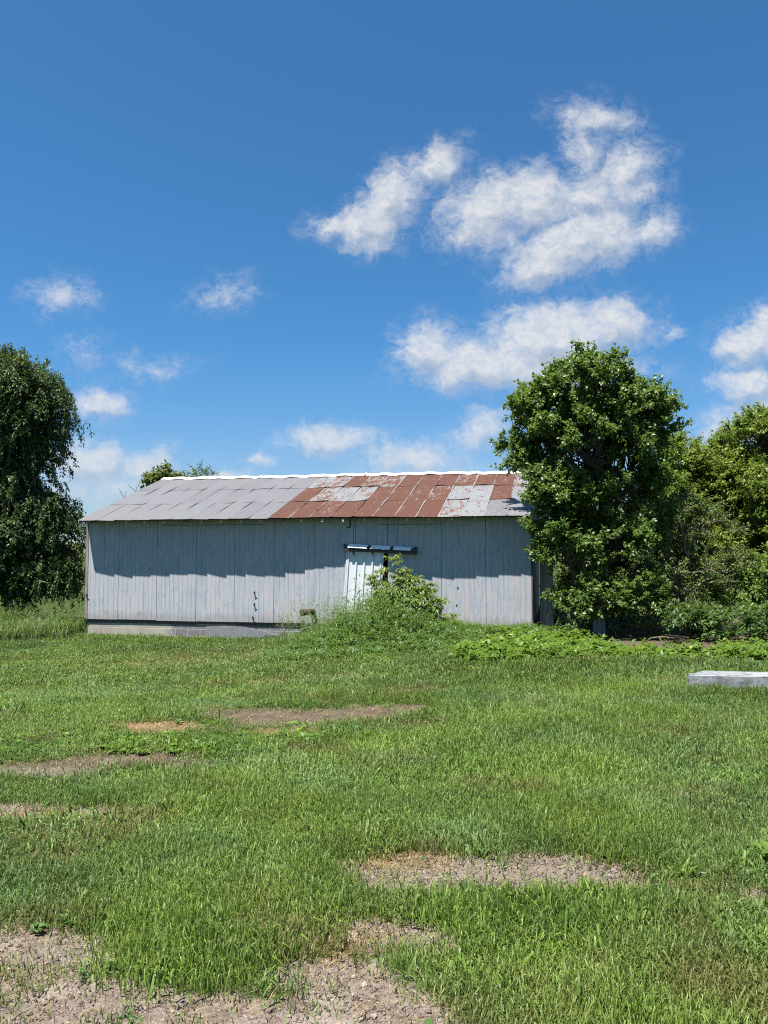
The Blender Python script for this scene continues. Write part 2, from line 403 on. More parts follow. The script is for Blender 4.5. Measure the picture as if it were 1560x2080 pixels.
# bare twigs beside the trees behind the roof
tree('background_tree', (-12.9,45), [(-12.9,45,5.6,1.15,1.2,1.35), (-13.6,45,4.6,.9,1,.9)], 60, 10, 14, .2, .12, LM_BACK,
     'leafy treetop showing above the left end of the barn roof', group='treetops behind the barn', tr=.16, seed=41, clump_r=.6)
tree('background_tree', (-11.1,46), [(-11.1,46,5.6,1.3,1.2,1.3), (-9.9,46,5.2,.8,1.0,.9)], 50, 9, 12, .17, .07, LM_DARK,
     'thin brownish treetop showing above the barn roof right of the leafy one', group='treetops behind the barn', tr=.14, seed=43, clump_r=.7, updir=.9, thin=.55)
def bare_tree():
    r = np.random.default_rng(5)
    b = np.array([-14.2, 45, -.6]); root = tag(empty('dead_tree', b), 'bare leafless twigs left of the treetops behind the roof', 'tree', 'treetops behind the barn')
    segs = [(np.array([[0,0,0],[.05,0,2.5],[0,.1,4.6]]), (.09,.06,.03))]
    for k in range(16):
        a = np.array([0,.05,r.uniform(2.8,4.6)]); e = a + np.array([r.normal(0,.55), r.normal(0,.4), r.uniform(.9,2.3)])
        p = curve_pts(a, e, 5, .1, r); segs.append((p, np.linspace(.035,.014,5)))
        for q in range(4):
            a2 = p[r.integers(1,4)]; e2 = a2 + np.array([r.normal(0,.3), r.normal(0,.3), r.uniform(.3,.8)])
            segs.append((np.stack([a2,(a2+e2)/2+r.normal(0,.04,3),e2]), (.02,.016,.012)))
    link('trunk', tubes_mesh('trunk', segs), BARK, root)
bare_tree()

# far wood along the horizon: one mass
def far_wood():
    r = np.random.default_rng(17); n = 26000
    x = r.uniform(-420, 420, n); y = 330 + r.normal(0, 12, n) + .04*np.abs(x)
    h = (5 + 9*fbm(x*.03, x*0+2, 15))*r.random(n)**.7; p = np.column_stack([x, y, h + gz(x, y)])
    o = link('far_wood', leaf_mesh('far_wood', p, r.normal(0,1,(n,3)), unit(r.normal(0,.6,(n,3))+[0,-.5,.8]), r.uniform(1,2.2,n), r.uniform(.8,1.6,n), r.random(n)), LM_BACK)
    tag(o, 'distant line of trees along the horizon beyond the fields', kind='stuff')
far_wood()

# ------------------------------------------------------------------ barn
LB = 13.64; WB = 9.36
barn = tag(empty('barn', (-9.28, 24.0, -.62), R(-12.8)), 'long weathered grey barn with a rust patched metal roof', 'barn')
ZO = .62       # barn empty sits at ground level at the left corner: add to world z
SL = .345
def roof_z(n): return 3.10 + SL*n     # world z of the roof surface at distance n from front wall

def siding_mat():
    m = NT('weathered_painted_plywood')
    o = m.obj()
    a = m.noise(m.scale(o, (7,7,.55)), 2.2, 6, .7).outputs[0]
    b = m.noise(m.scale(o, (1.2,1.2,.35)), 1.6, 4, .6).outputs[0]
    c_ = m.noise(m.scale(o, (2.2,2.2,1.3)), 2.0, 6, .7, .6).outputs[0]
    fine = m.noise(m.scale(o, (60,60,3)), 2, 3, .6).outputs[0]
    col = m.mix(m.step(a, .35, .65), (0.2785,0.2961,0.3299), (0.3764,0.3849,0.4109))
    col = m.mix(m.math('MULTIPLY', m.step(b, .47, .62), .8), col, (0.3764,0.3552,0.3703))
    col = m.mix(m.math('MULTIPLY', m.step(c_, .52, .64), .6), col, (0.2095,0.2933,0.3631))
    col = m.mix(m.math('MULTIPLY', m.step(fine, .56, .72), .5), col, (0.1870,0.1870,0.1958))
    n2 = m.noise(m.scale(o, (11,11,.3)), 3, 3, .5).outputs[0]
    col = m.mix(m.math('MULTIPLY', m.step(n2, .62, .75), .45), col, (0.1653,0.1696,0.1827))
    zz = m.n('ShaderNodeSeparateXYZ', {0: o}).outputs[2]
    spl = m.math('MULTIPLY', m.math('SUBTRACT', 1.0, m.step(m.math('ADD', zz, m.math('MULTIPLY', c_, -.5)), .30, .62)), .45)
    col = m.mix(spl, col, (.19,.165,.135))
    nail = m.n('ShaderNodeTexVoronoi', {'Vector': m.scale(o, (4.92,0,3.0)), 'Scale': 1.0, 'Randomness': .25}, feature='F1').outputs['Distance']
    col = m.mix(m.math('MULTIPLY', m.math('SUBTRACT', 1.0, m.step(nail, .03, .07)), .7), col, (.07,.055,.05))
    return m.out(m.bsdf(col, .85, .2, bump=m.math('ADD', a, m.math('MULTIPLY', fine, .4)), bstr=.25, bdist=.01))
SIDING = siding_mat()

def wood_mat(name, a, b):
    m = NT(name); o = m.obj()
    n = m.noise(m.scale(o, (14,14,1.2)), 2, 5, .65).outputs[0]
    return m.out(m.bsdf(m.mix(m.step(n, .3, .7), a, b), .9, .15, bump=n, bstr=.4, bdist=.01))
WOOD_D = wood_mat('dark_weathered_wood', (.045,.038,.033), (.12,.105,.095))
WOOD_G = wood_mat('grey_weathered_wood', (.15,.13,.12), (.28,.25,.235))
WOOD_S = wood_mat('silvery_wood', (.20,.205,.19), (.33,.335,.31))
WOOD_P = wood_mat('pale_wood', (.35,.30,.24), (.5,.45,.38))

# front wall: grooved plywood panels, each its own shallow slab, with the doorway left open
sd = MB()
prnd = random.Random(3)
def panel(u0, u1, z0, z1, off):
    g = .005; n = 8; w = (u1-u0); prof = []
    u0 += .006; u1 -= .006
    k = max(1, round(w/.152))
    for i in range(k+1):
        u = u0 + (u1-u0)*i/k
        if 0 < i < k:
            u += prnd.uniform(-.02, .02)
            prof += [(u-.0045, 0), (u-.002, g), (u+.002, g), (u+.0045, 0)]
        else: prof.append((u, 0))
    bow = prnd.uniform(-.012, .012)
    zs = [z0 + (z1-z0)*t/4 for t in range(5)]
    rows = []
    for z in zs:
        rows.append([sd.bm.verts.new((u, off + y + bow*math.sin(math.pi*(u-u0)/(u1-u0))*math.sin(math.pi*(z-z0)/(z1-z0)), z+ZO)) for u, y in prof])
    for r0, r1 in zip(rows, rows[1:]):
        for i in range(len(prof)-1): sd.bm.faces.new((r0[i], r0[i+1], r1[i+1], r1[i]))
    for col_, sgn in ((0, 1), (-1, -1)):     # side and back edges give the slab thickness
        for r0, r1 in zip(rows, rows[1:]):
            b0 = sd.bm.verts.new((r0[col_].co.x, off+.022, r0[col_].co.z)); b1 = sd.bm.verts.new((r1[col_].co.x, off+.022, r1[col_].co.z))
            sd.bm.faces.new((r0[col_], r1[col_], b1, b0))
    for row in (rows[0], rows[-1]):
        bk = [sd.bm.verts.new((v.co.x, off+.022, v.co.z)) for v in row]
        for i in range(len(row)-1): sd.bm.faces.new((row[i], row[i+1], bk[i+1], bk[i]))
edges = [LB*i/11 for i in range(12)]; edges[1] -= .12; edges[2] -= .06
DO0, DO1, DOZ = 8.62, 9.625, 1.93
for i in range(11):
    a, b = edges[i], edges[i+1]
    off = prnd.uniform(-.006, .004)
    zb = -.1 - .012*i*0
    ztop = 3.06
    if a < DO0 < b:
        panel(a, DO0, zb, ztop, off)
        panel(DO0, b, DOZ, ztop, off)
    elif a < DO1 < b:
        panel(a, DO1, DOZ, ztop, off); panel(DO1, b, zb, ztop, off)
    else: panel(a, b, zb + prnd.uniform(-.01, .01), ztop, off)
sd.build('siding', SIDING, barn)
# backing sheathing (dark), with the doorway left open
bk = MB()
bk.box(.03, DO0, .03, .07, -.1+ZO, 3.02+ZO); bk.box(DO1, LB-.03, .03, .07, -.1+ZO, 3.02+ZO); bk.box(DO0, DO1, .03, .07, DOZ+ZO, 3.02+ZO)
bk.build('sheathing', WOOD_D, barn)
# gable and back walls: boards
def gable(u0, u1, name):
    w = MB(); n = 40
    for i in range(n):
        a, b = .08+(WB*2-.16)*0 + (WB-.0)*2*0, 0
    tot = WB*2-.1
    nb = 62; bw = (tot-.08)/nb
    for i in range(nb):
        y0 = .08 + bw*i; y1 = y0 + bw - .008
        def top(y): return (roof_z(y) if y < WB/1 else 0)
        yr = 4.68
        t0 = 3.10 + SL*(y0 if y0 < yr else 2*yr-y0) - .05; t1 = 3.10 + SL*(y1 if y1 < yr else 2*yr-y1) - .05
        if y1 > 9.28: break
        w.hexa([(u0,y0,-.1+ZO),(u1,y0,-.1+ZO),(u1,y1,-.1+ZO),(u0,y1,-.1+ZO),(u0,y0,t0+ZO),(u1,y0,t0+ZO),(u1,y1,t1+ZO),(u0,y1,t1+ZO)])
    return w.build(name, WOOD_G, barn)
gable(.02, .05, 'gable_wall'); gable(LB-.05, LB-.02, 'gable_wall')
w = MB(); w.box(.05, LB-.05, 9.28, 9.32, -.1+ZO, 3.05+ZO); w.build('rear_wall', WOOD_G, barn)
w = MB(); w.box(-.012, .07, -.018, -.008, -.08+ZO, 3.04+ZO); w.box(-.016, .0, -.006, .12, -.08+ZO, 3.04+ZO); w.build('corner_board', WOOD_G, barn)
w = MB(); w.box(LB-.012, LB+.03, .0, .11, -.15+ZO, 3.02+ZO); w.build('corner_board', WOOD_D, barn)
w = MB(); w.box(LB-.015, LB+.02, .16, .62, -.15+ZO, 3.05+ZO); w.build('corner_board', WOOD_G, barn)
w = MB(); w.box(LB+.20, LB+.56, .52, .55, -.12+ZO, 2.9+ZO); w.box(LB+.03, LB+.21, .53, .56, 2.6+ZO, 2.72+ZO); w.build('side_door', WOOD_S, barn)

# foundation
def block_mat():
    m = NT('concrete_block')
    o = m.obj()
    s = m.n('ShaderNodeSeparateXYZ', {0: o})
    v = m.n('ShaderNodeCombineXYZ', {0: s.outputs[0], 1: m.math('ADD', s.outputs[2], -.075)}).outputs[0]
    br = m.n('ShaderNodeTexBrick', {'Vector': v, 'Color1': (.30,.275,.235,1), 'Color2': (.36,.335,.29,1), 'Mortar': (.42,.40,.36,1), 'Scale': 1.0,
             'Mortar Size': .007, 'Mortar Smooth': .2, 'Bias': 0.0, 'Brick Width': .405, 'Row Height': .205})
    n = m.noise(o, 6, 6, .7).outputs[0]; n3 = m.noise(o, 60, 2, .6).outputs[0]
    c = m.mix(m.math('MULTIPLY', m.step(n, .4, .7), .5), br.outputs[0], (.20,.18,.155))
    k = m.step(m.math('ADD', s.outputs[0], m.math('MULTIPLY', n, .8)), 3.1, 3.5)
    grey = m.mix(br.outputs['Fac'], (.13,.13,.14), (.40,.40,.40))
    c = m.mix(m.math('MULTIPLY', k, .85), c, grey)
    h = m.math('ADD', m.math('MULTIPLY', br.outputs['Fac'], -1.0), m.math('MULTIPLY', n3, .5))
    return m.out(m.bsdf(c, .95, .1, bump=h, bstr=.5, bdist=.01))
w = MB()
w.box(.06, LB-.06, .05, .25, -1.0+ZO, -.085+ZO); w.box(.06, .26, .25, 9.2, -1.0+ZO, -.085+ZO); w.box(LB-.26, LB-.06, .25, 9.2, -1.0+ZO, -.085+ZO)
w.build('foundation', block_mat(), barn)
w = MB(); w.box(.05, LB-.05, .03, .048, -.20+ZO, -.102+ZO); w.build('siding_shade_strip', WOOD_D, barn)  # dark strip added to deepen the shade band below the siding edge
w = MB()   # smooth parged skirt, its top curving down towards the weeds
prof = [(4.05,-.26),(4.6,-.22),(5.2,-.24),(5.8,-.33),(6.3,-.45),(6.6,-.6)]
for (a, za), (b, zb) in zip(prof, prof[1:]):
    w.hexa([(a,.0,-.9+ZO),(b,.0,-.9+ZO),(b,.048,-.9+ZO),(a,.048,-.9+ZO),(a,.012,za+ZO),(b,.012,zb+ZO),(b,.048,za*0+zb+ZO),(a,.048,za+ZO)])
m = NT('dark_parging'); n = m.noise(m.obj(), 5, 5, .6).outputs[0]
PARGE = m.out(m.bsdf(m.mix(n, (.12,.125,.14), (.22,.225,.24)), .9, .15, bump=n, bstr=.3))
w.build('parged_skirt', PARGE, barn)

# roof
def roof_mat():
    m = NT('rusty_galvanised_sheet')
    o = m.obj()
    r = m.attr('rust').outputs['Fac']; t = m.attr('tint').outputs['Fac']
    s = m.n('ShaderNodeSeparateXYZ', {0: o})
    # stretch the noise down the slope
    n = m.noise(m.scale(o, (2.6,1.1,1)), 2.2, 6, .7, .4).outputs[0]
    n2 = m.noise(m.scale(o, (14,3,3)), 2.2, 5, .7).outputs[0]
    n3 = m.noise(m.scale(o, (1.2,.5,.5)), 1.3, 3, .5).outputs[0]
    metal = m.mix(m.step(n2, .38, .64), (0.0741,0.0745,0.0810), (0.1422,0.1391,0.1463))
    metal = m.mix(m.math('MULTIPLY', m.step(n3, .45, .7), .5), metal, (0.1185,0.1043,0.1024))
    metal = m.mix(m.math('MULTIPLY', t, .35), metal, (0.1391,0.1460,0.1590))
    old = m.math('SUBTRACT', 1.0, m.step(s.outputs[0], 6.2, 6.9))
    metal = m.mix(m.math('MULTIPLY', m.math('MULTIPLY', m.step(n2, .48, .62), .5), old), metal, (.085,.068,.060))
    f = m.math('ADD', r, m.math('MULTIPLY', m.math('SUBTRACT', m.math('ADD', m.math('MULTIPLY', n, .55), m.math('MULTIPLY', n2, .45)), .5), 3.3))
    eg = m.attr('edge').outputs['Fac']
    k = m.step(m.math('SUBTRACT', f, m.math('MULTIPLY', eg, 1.3)), .50, .62)
    metal = m.mix(m.math('MULTIPLY', eg, m.math('MULTIPLY', r, .8)), metal, (.26,.22,.20))
    metal = m.mix(m.math('MULTIPLY', m.step(r, .2, .4), .6), metal, (0.1610,0.1748,0.1840))
    rust = m.mix(n2, (.032,.0092,.0050), (.082,.0270,.0130))
    rust = m.mix(m.step(f, .5, .85), (.10,.055,.033), rust)
    c = m.mix(k, metal, rust)
    rough = m.math('ADD', m.math('MULTIPLY', k, .35), .5)
    return m.out(m.bsdf(c, rough, .4, 0.0, bump=n2, bstr=.15, bdist=.01))
ROOF = roof_mat()
RUST = [  # rows: eave, middle, ridge; 22 sheets
    [0,0,0,0,0,0,0,0,0,0,.98,.95,.85,1,.95,1,1,.97,.50,.42,.20,.08],
    [0,0,0,0,0,0,0,0,0,0,.95,.55,.42,.45,.92,.98,.88,.80,.42,.40,.85,.3],
    [0,0,0,0,0,0,0,0,0,.1,.52,.55,.93,.7,.72,1,.92,.97,.75,.9,.92,.5]]
rr_ = np.random.default_rng(12)
Vr, Fr, Ar, Tr, Er = [], [], [], [], []
def addgrid(fn, nu, nv, rust, tint):
    off = sum(len(v) for v in Vr)
    u, v = np.meshgrid(np.linspace(0,1,nu), np.linspace(0,1,nv))
    p = fn(u.ravel(), v.ravel()); Vr.append(p)
    I = off + np.arange(nu*nv).reshape(nv, nu)
    Fr.append(np.stack([I[:-1,:-1], I[:-1,1:], I[1:,1:], I[1:,:-1]], -1).reshape(-1,4))
    Ar.append(np.full(nu*nv, rust)); Tr.append(np.full(nu*nv, tint)); Er.append((np.exp(-((u-.985)/.035)**2)*(.2+.8*((tint*7.3) % 1))*(.5+.9*np.abs(np.sin(v*4+tint*20)))).ravel())
def over(u):   # eave overhang along the wall: the edge pulls back around the door
    return   .505 - .075*math.exp(-((u-8.0)/1.0)**2) - .03*math.exp(-((u-6.6)/.8)**2) + .012*math.sin(u*1.3)
rows = [(-.5, 1.28), (1.22, 3.0), (2.94, 4.68)]
NS = 22; SW = LB/NS
ridge_drop = lambda u: -.015*np.sin(u/LB*math.pi*2.2) - .09*(u/LB)
for side in (0, 1):
    for ri, (n0, n1) in enumerate(rows):
        for k in range(NS):
            u0 = SW*k; u1 = u0 + SW
            rust = (RUST[ri][k] if side == 0 else .3) + rr_.uniform(-.03,.03)
            tilt = rr_.uniform(-.004, .006); lift = .004*(2-ri) ; lft = rr_.uniform(.0,.008) if rr_.random() < (.92 if k < 10 else .6) else rr_.uniform(.015,.035)
            rib = rr_.uniform(.002,.012) if k < 10 else rr_.uniform(.012,.026)
            e0 = over(u0) - .015 + rr_.uniform(-.006,.006); e1 = over(u1) + .004 + rr_.uniform(-.006,.01)
            def fn(u, v, u0=u0, u1=u1, n0=n0, n1=n1, ri=ri, tilt=tilt, lft=lft, e0=e0, e1=e1, ph=rr_.uniform(0,6), side=side, k=k, rib=rib):
                U = u0 - .008 + (u1-u0+.016)*u
                nn = n0 + (n1-n0)*v
                if ri == 0: nn = np.where(v == 0, -(e0 + (e1-e0)*u), nn)
                if ri == 0: nn = (-(e0+(e1-e0)*u))*(1-v) + n1*v
                z = roof_z(nn) + ridge_drop(U)*np.clip(nn/4.68,0,1) + .006*(2-ri)*0 + (.010 if ri < 2 else .016)
                z = z + .010*(ri) * 0 + lft*np.exp(-v/.05)*(.4+.6*np.sin(u*3+ph)**2)*(1 if ri > 0 else .8)
                z = z + .010*np.sin(nn*3.1+ph)*np.sin(u*2.5+ph) + tilt*u
                z = z + rib*np.exp(-((u-.985)/.022)**2) + rib*.35*np.exp(-((u-.5)/.03)**2)   # standing rib at the side lap, pressed rib at mid sheet
                y = nn if side == 0 else 9.36 - nn
                return np.stack([U, y, z+ZO], -1)
            addgrid(fn, 25, 13, rust, rr_.random())
me = mesh_np('roof', np.concatenate(Vr), np.concatenate(Fr), {'rust': np.concatenate(Ar), 'tint': np.concatenate(Tr), 'edge': np.concatenate(Er)}, True)
roof = link('roof', me, ROOF, barn)
# plank deck under the sheets
w = MB()
def dz(n, u): return roof_z(n) + ridge_drop(u)*max(0, n/4.68)
NU = 10
for i in range(NU):
    a, b = LB*i/NU + (.02 if i == 0 else 0), LB*(i+1)/NU - (.02 if i == NU-1 else 0)
    ea = -.38
    for sgn in (0, 1):
        f = (lambda y: y) if sgn == 0 else (lambda y: 9.36-y)
        w.hexa([(a,f(ea),dz(ea,a)-.055+ZO),(b,f(ea),dz(ea,b)-.055+ZO),(b,f(4.68),dz(4.68,b)-.055+ZO),(a,f(4.68),dz(4.68,a)-.055+ZO),
                (a,f(ea),dz(ea,a)-.03+ZO),(b,f(ea),dz(ea,b)-.03+ZO),(b,f(4.68),dz(4.68,b)-.03+ZO),(a,f(4.68),dz(4.68,a)-.03+ZO)])
w.build('roof_deck', WOOD_D, roof)
# rake trim
for u in (.0, LB):
    w = MB(); a, b = (u-.02, u+.012) if u == 0 else (u-.012, u+.02)
    w.hexa([(a,-.44,dz(-.44,u)-.10+ZO),(b,-.44,dz(-.44,u)-.10+ZO),(b,4.66,dz(4.68,u)-.10+ZO),(a,4.66,dz(4.68,u)-.10+ZO),
            (a,-.44,dz(-.44,u)-.005+ZO),(b,-.44,dz(-.44,u)-.005+ZO),(b,4.66,dz(4.68,u)-.005+ZO),(a,4.66,dz(4.68,u)-.005+ZO)])
    w.build('rake_board', WOOD_G, roof)
# ridge cap
m = NT('white_ridge_metal')
n = m.noise(m.scale(m.obj(), (1.5,8,8)), 2.5, 4, .6).outputs[0]
CAP = m.out(m.bsdf(m.mix(m.step(n, .25, .5), (.45,.45,.47), (.80,.81,.83)), .4, .5, bump=n, bstr=.5, bdist=.03))
Vr.clear(); Fr.clear(); Ar.clear(); Tr.clear()
for k in range(7):
    u0, u1 = LB*k/7 + .02, LB*(k+1)/7 + .05
    if k == 6: u1 = LB
    ph = rr_.uniform(0, 6)
    def fn(u, v, u0=u0, u1=u1, ph=ph, k=k):
        U = u0 + (u1-u0)*u; s = (v-.5)*2
        e = .22 + .03*np.sin(U*4+ph)*np.abs(s) + .02*np.sin(U*11+ph)
        y = 4.68 + s*e
        z = roof_z(4.68) - SL*np.abs(s)*e + ridge_drop(U) + .042 + .018*(k % 2)*.4 + .012*np.sin(U*7+ph) + .02*np.exp(-(s/.12)**2) + .02*np.exp(-(1-u)/.03)
        return np.stack([U, y, z+ZO], -1)
    addgrid(fn, 60, 15, 0, 0)
link('ridge_cap', mesh_np('ridge_cap', np.concatenate(Vr), np.concatenate(Fr), None, True), CAP, roof)
# rafter tails
for k in range(22):
    u = .32 + (LB-.6)*k/21
    w = MB(); n0 = -.40 + prnd.uniform(-.015, .02)
    z0, z1 = roof_z(n0)-.06, roof_z(-.03)-.06
    w.hexa([(u,n0,z0-.075+ZO),(u+.042,n0,z0-.075+ZO),(u+.042,-.03,z1-.11+ZO),(u,-.03,z1-.11+ZO),(u,n0,z0+ZO),(u+.042,n0,z0+ZO),(u+.042,-.03,z1+ZO),(u,-.03,z1+ZO)])
    w.build('rafter_tail', WOOD_P if k % 5 else WOOD_G, barn)

# sliding door: ribbed white sheet hanging askew
m = NT('white_ribbed_door')
n = m.noise(m.scale(m.obj(), (5,5,.6)), 2, 4, .6).outputs[0]
DOORW = m.out(m.bsdf(m.mix(n, (.47,.505,.535), (.57,.595,.61)), .45, .4))
m = NT('dark_iron'); n = m.noise(m.obj(), 20, 4, .6).outputs[0]
IRON = m.out(m.bsdf(m.mix(n, (.018,.018,.022), (.05,.045,.045)), .6, .4))
m = NT('galvanised_hood'); n = m.noise(m.obj(), 9, 4, .6).outputs[0]
HOOD = m.out(m.bsdf(m.mix(n, (.78,.80,.82), (.86,.87,.88)), .45, .5))
m = NT('rusty_pipe'); n = m.noise(m.obj(), 14, 5, .7).outputs[0]
RPIPE = m.out(m.bsdf(m.mix(m.step(n,.35,.65), (.022,.013,.011), (.075,.036,.026)), .85, .2, bump=n))
DW, DH = 1.08, 2.25
door = empty('sliding_door', (8.44, -.034, 1.985+ZO)); door.parent = barn
w = MB(); prof = []
for i in range(5):
    c0 = DW*i/4.5 + .0
    prof += [(c0+.028, 0), (c0+.048, -.028), (c0+.068, -.028), (c0+.080, 0)]
prof = [(-.0, .0), (0.0, -.02), (.014, -.02), (.018, 0)] + [p for p in prof if p[0] < DW-.02 and p[0] > .02] + [(DW-.018, 0), (DW-.014, -.02), (DW, -.02), (DW, .0)]
prof.sort(key=lambda p: p[0])
zs = [0, -DH*.33, -DH*.66, -DH]
rows_ = [[w.bm.verts.new((u - (-z)*math.tan(R(3.6)), y + .05*(z/DH), z - u*.025)) for u, y in prof] for z in zs]
for r0, r1 in zip(rows_, rows_[1:]):
    for i in range(len(prof)-1): w.bm.faces.new((r0[i], r0[i+1], r1[i+1], r1[i]))
w2 = w.build('door_sheet', DOORW, door)
so = w2.modifiers.new('thick', 'SOLIDIFY'); so.thickness = .012; so.offset = 1
w = MB()
for a0, a1 in ((0, .035), (DW-.035, DW)):
    w.hexa([(a0-DH*.0629,.0,-DH),(a1-DH*.0629,.0,-DH),(a1-DH*.0629,.03,-DH),(a0-DH*.0629,.03,-DH),(a0,.014,-.01),(a1,.014,-.035),(a1,.045,-.035),(a0,.045,-.01)])
w.build('door_frame', WOOD_D, door)
for u in (.20, .76):
    w = MB(); w.tube([(u,-.02,.10),(u,-.05,.03),(u,-.062,-.05),(u+.01,-.075,-.10),(u+.035,-.07,-.115),(u+.05,-.055,-.09)], .012, 6)
    w.box(u-.022, u+.022, -.058, -.046, -.075, -.005)
    w.build('door_hanger', IRON, door)
track = empty('door_track', (8.40, -.075, 2.115+ZO)); track.parent = barn; track.rotation_euler = (0, R(3.0), 0)
w = MB(); w.box(-.03, 2.06, -.055, .055, -.085, -.012); w.box(-.03, 2.06, -.075, -.062, -.105, -.05); w.build('rail', IRON, track, .004)
for a in (.10, .76, 1.42):
    w = MB(); L_ = .56 if a < 1.4 else .5
    w.hexa([(a,-.125,-.01),(a+L_,-.125,-.01),(a+L_,-.12,-.014),(a,-.12,-.014),(a,-.01,.088),(a+L_,-.01,.088),(a+L_,-.005,.084),(a,-.005,.084)])
    w.build('hood', HOOD, track)
for a in (-.045, .70, 1.36, 1.98):
    w = MB(); w.box(a, a+.045, -.09, .06, -.01, .082); w.build('bracket', IRON, track, .006)
w = MB(); w.box(2.035, 2.085, -.10, .06, -.115, .10); w.build('end_stop', IRON, track, .01)
# wall fittings
for (u, z) in ((5.60,.75),(5.60,.41),(5.56,.02),(.05,.62)):
    w = MB(); w.box(u-.012, u+.012, -.05, -.008, z-.03+ZO, z+.06+ZO); w.box(u-.012, u+.05, -.06, -.05, z+.03+ZO, z+.06+ZO); w.build('hinge_pin', IRON, barn, .003)
for (u, z) in ((11.62,.98),(11.58,.5),(11.42,.25)):
    w = MB(); w.tube([(u,-.004,z+ZO),(u,-.012,z+ZO)], .022, 10); w.build('dark_hole_disc', IRON, barn)  # dark discs stand in for small black holes in the siding
# projecting pipe
pp = MB()
pts = [(7.42,.02,.24+ZO),(7.40,-.14,.245+ZO),(7.33,-.30,.25+ZO),(7.16,-.40,.235+ZO)]
pp.tube(pts, [.085,.085,.09,.1], 14, caps=False)
pipe = pp.build('stub_pipe', RPIPE, barn)
so = pipe.modifiers.new('thick', 'SOLIDIFY'); so.thickness = .012
w = MB(); w.tube([(7.47,-.02,.14+ZO),(7.475,-.02,-.12+ZO)], [.045,.04], 10); w.build('pipe_shadow_stain', RPIPE, barn)  # dark rusty tube stands in for the pipe's cast shadow and rust stain
# loose batten hanging under the eave and the seam strips on the wall
w = MB(); w.box(8.50, 8.54, -.02, -.008, 2.68+ZO, 3.02+ZO); w.box(8.42, 8.52, -.022, -.01, 2.66+ZO, 2.69+ZO); w.build('loose_batten', WOOD_D, barn)
w = MB(); w.box(2.6, 5.9, -.012, -.004, 2.775+ZO, 2.787+ZO); w.build('seam_strip', WOOD_D, barn)
w = MB(); w.box(9.0, 11.2, -.012, -.004, 2.745+ZO, 2.755+ZO); w.build('seam_strip', WOOD_D, barn)

# ------------------------------------------------------------------ loose things
def galv():
    m = NT('spangled_galvanised_steel'); o = m.obj()
    v = m.n('ShaderNodeTexVoronoi', {'Vector': o, 'Scale': 26.0}).outputs['Color']
    n = m.noise(o, 4, 5, .6).outputs[0]
    c = m.mix(v, (0.1870,0.1997,0.2125), (0.2720,0.2848,0.3060)); c = m.mix(m.math('MULTIPLY', m.step(n, .48, .66), .75), c, (.115,.11,.10))
    c = m.mix(m.math('MULTIPLY', m.step(m.noise(m.scale(o, (1,3,3)), 9, 4, .6).outputs[0], .58, .66), .8), c, (.09,.06,.04))
    return m.out(m.bsdf(c, .48, .5, .25, bump=n, bstr=.2))
GALV = galv()
tr_ = tag(empty('metal_trough', (4.34, 11.1, float(gz(4.6,11.2))), R(-8.5)), 'long galvanised metal trough lying upside down in the grass', 'trough')
w = MB(); Lt, Wt, Ht = 3.2, .5, .225
w.hexa([(0,0,0),(Lt,0,0),(Lt,Wt,0),(.30,Wt,0),(.02,.02,Ht),(Lt-.03,.02,Ht),(Lt-.03,Wt-.02,Ht),(.33,Wt-.02,Ht)])
w.build('trough_body', GALV, tr_, .008)
w = MB(); w.tube([(.02,.045,Ht+.004),(Lt-.03,.045,Ht+.004)], .012, 8); w.build('rolled_rib', GALV, tr_)
w = MB(); w.tube([(.26,.30,Ht+.0),(Lt-.03,.30,Ht+.0)], .008, 8); w.build('rolled_rib', GALV, tr_)
w = MB(); w.box(-.004, .012, -.006, .004, -.01, Ht+.001); w.build('end_strip', WOOD_G, tr_)

m = NT('dull_blue_sheet'); n = m.noise(m.obj(), 6, 4, .6).outputs[0]
PANELM = m.out(m.bsdf(m.mix(n, (.14,.19,.22), (.24,.29,.32)), .5, .4))
ps = tag(link('corrugated_sheet', bpy.data.meshes.new('corrugated_sheet'), None), 'pale blue grey metal panel standing in shade under the broad leaved tree', 'metal sheet')
bm = bmesh.new()
for k in range(5):
    x0, x1 = .062*k, .062*(k+1)
    a = [bm.verts.new((x0,0 if k % 2 else .015,z)) for z in (0,1.25)]; b = [bm.verts.new((x1,.015 if k % 2 else 0,z)) for z in (0,1.25)]
    bm.faces.new((a[0],b[0],b[1],a[1]))
bmesh.ops.remove_doubles(bm, verts=bm.verts, dist=.001); bm.to_mesh(ps.data); bm.free()
so = ps.modifiers.new('thick', 'SOLIDIFY'); so.thickness = .01
ps.data.materials.append(PANELM); ps.location = (5.38, 19.9, float(gz(5.4,19.9))-.05); ps.rotation_euler = (R(-4), 0, R(-8))

br = MB()
gzb = float(gz(6.35,17.7))
br.tube([(6.0,17.9,gzb+.02),(6.15,17.78,gzb+.15),(6.4,17.7,gzb+.185),(6.62,17.72,gzb+.15),(6.7,17.8,gzb+.03)], [.015,.02,.021,.017,.012], 8)
br.tube([(6.3,17.72,gzb+.175),(6.33,17.6,gzb+.07),(6.35,17.55,gzb-.02)], [.012,.011,.009], 7)
tag(br.build('fallen_branch', BARK), 'grey fallen branch arched over bare soil in the shade of the trees', 'branch')

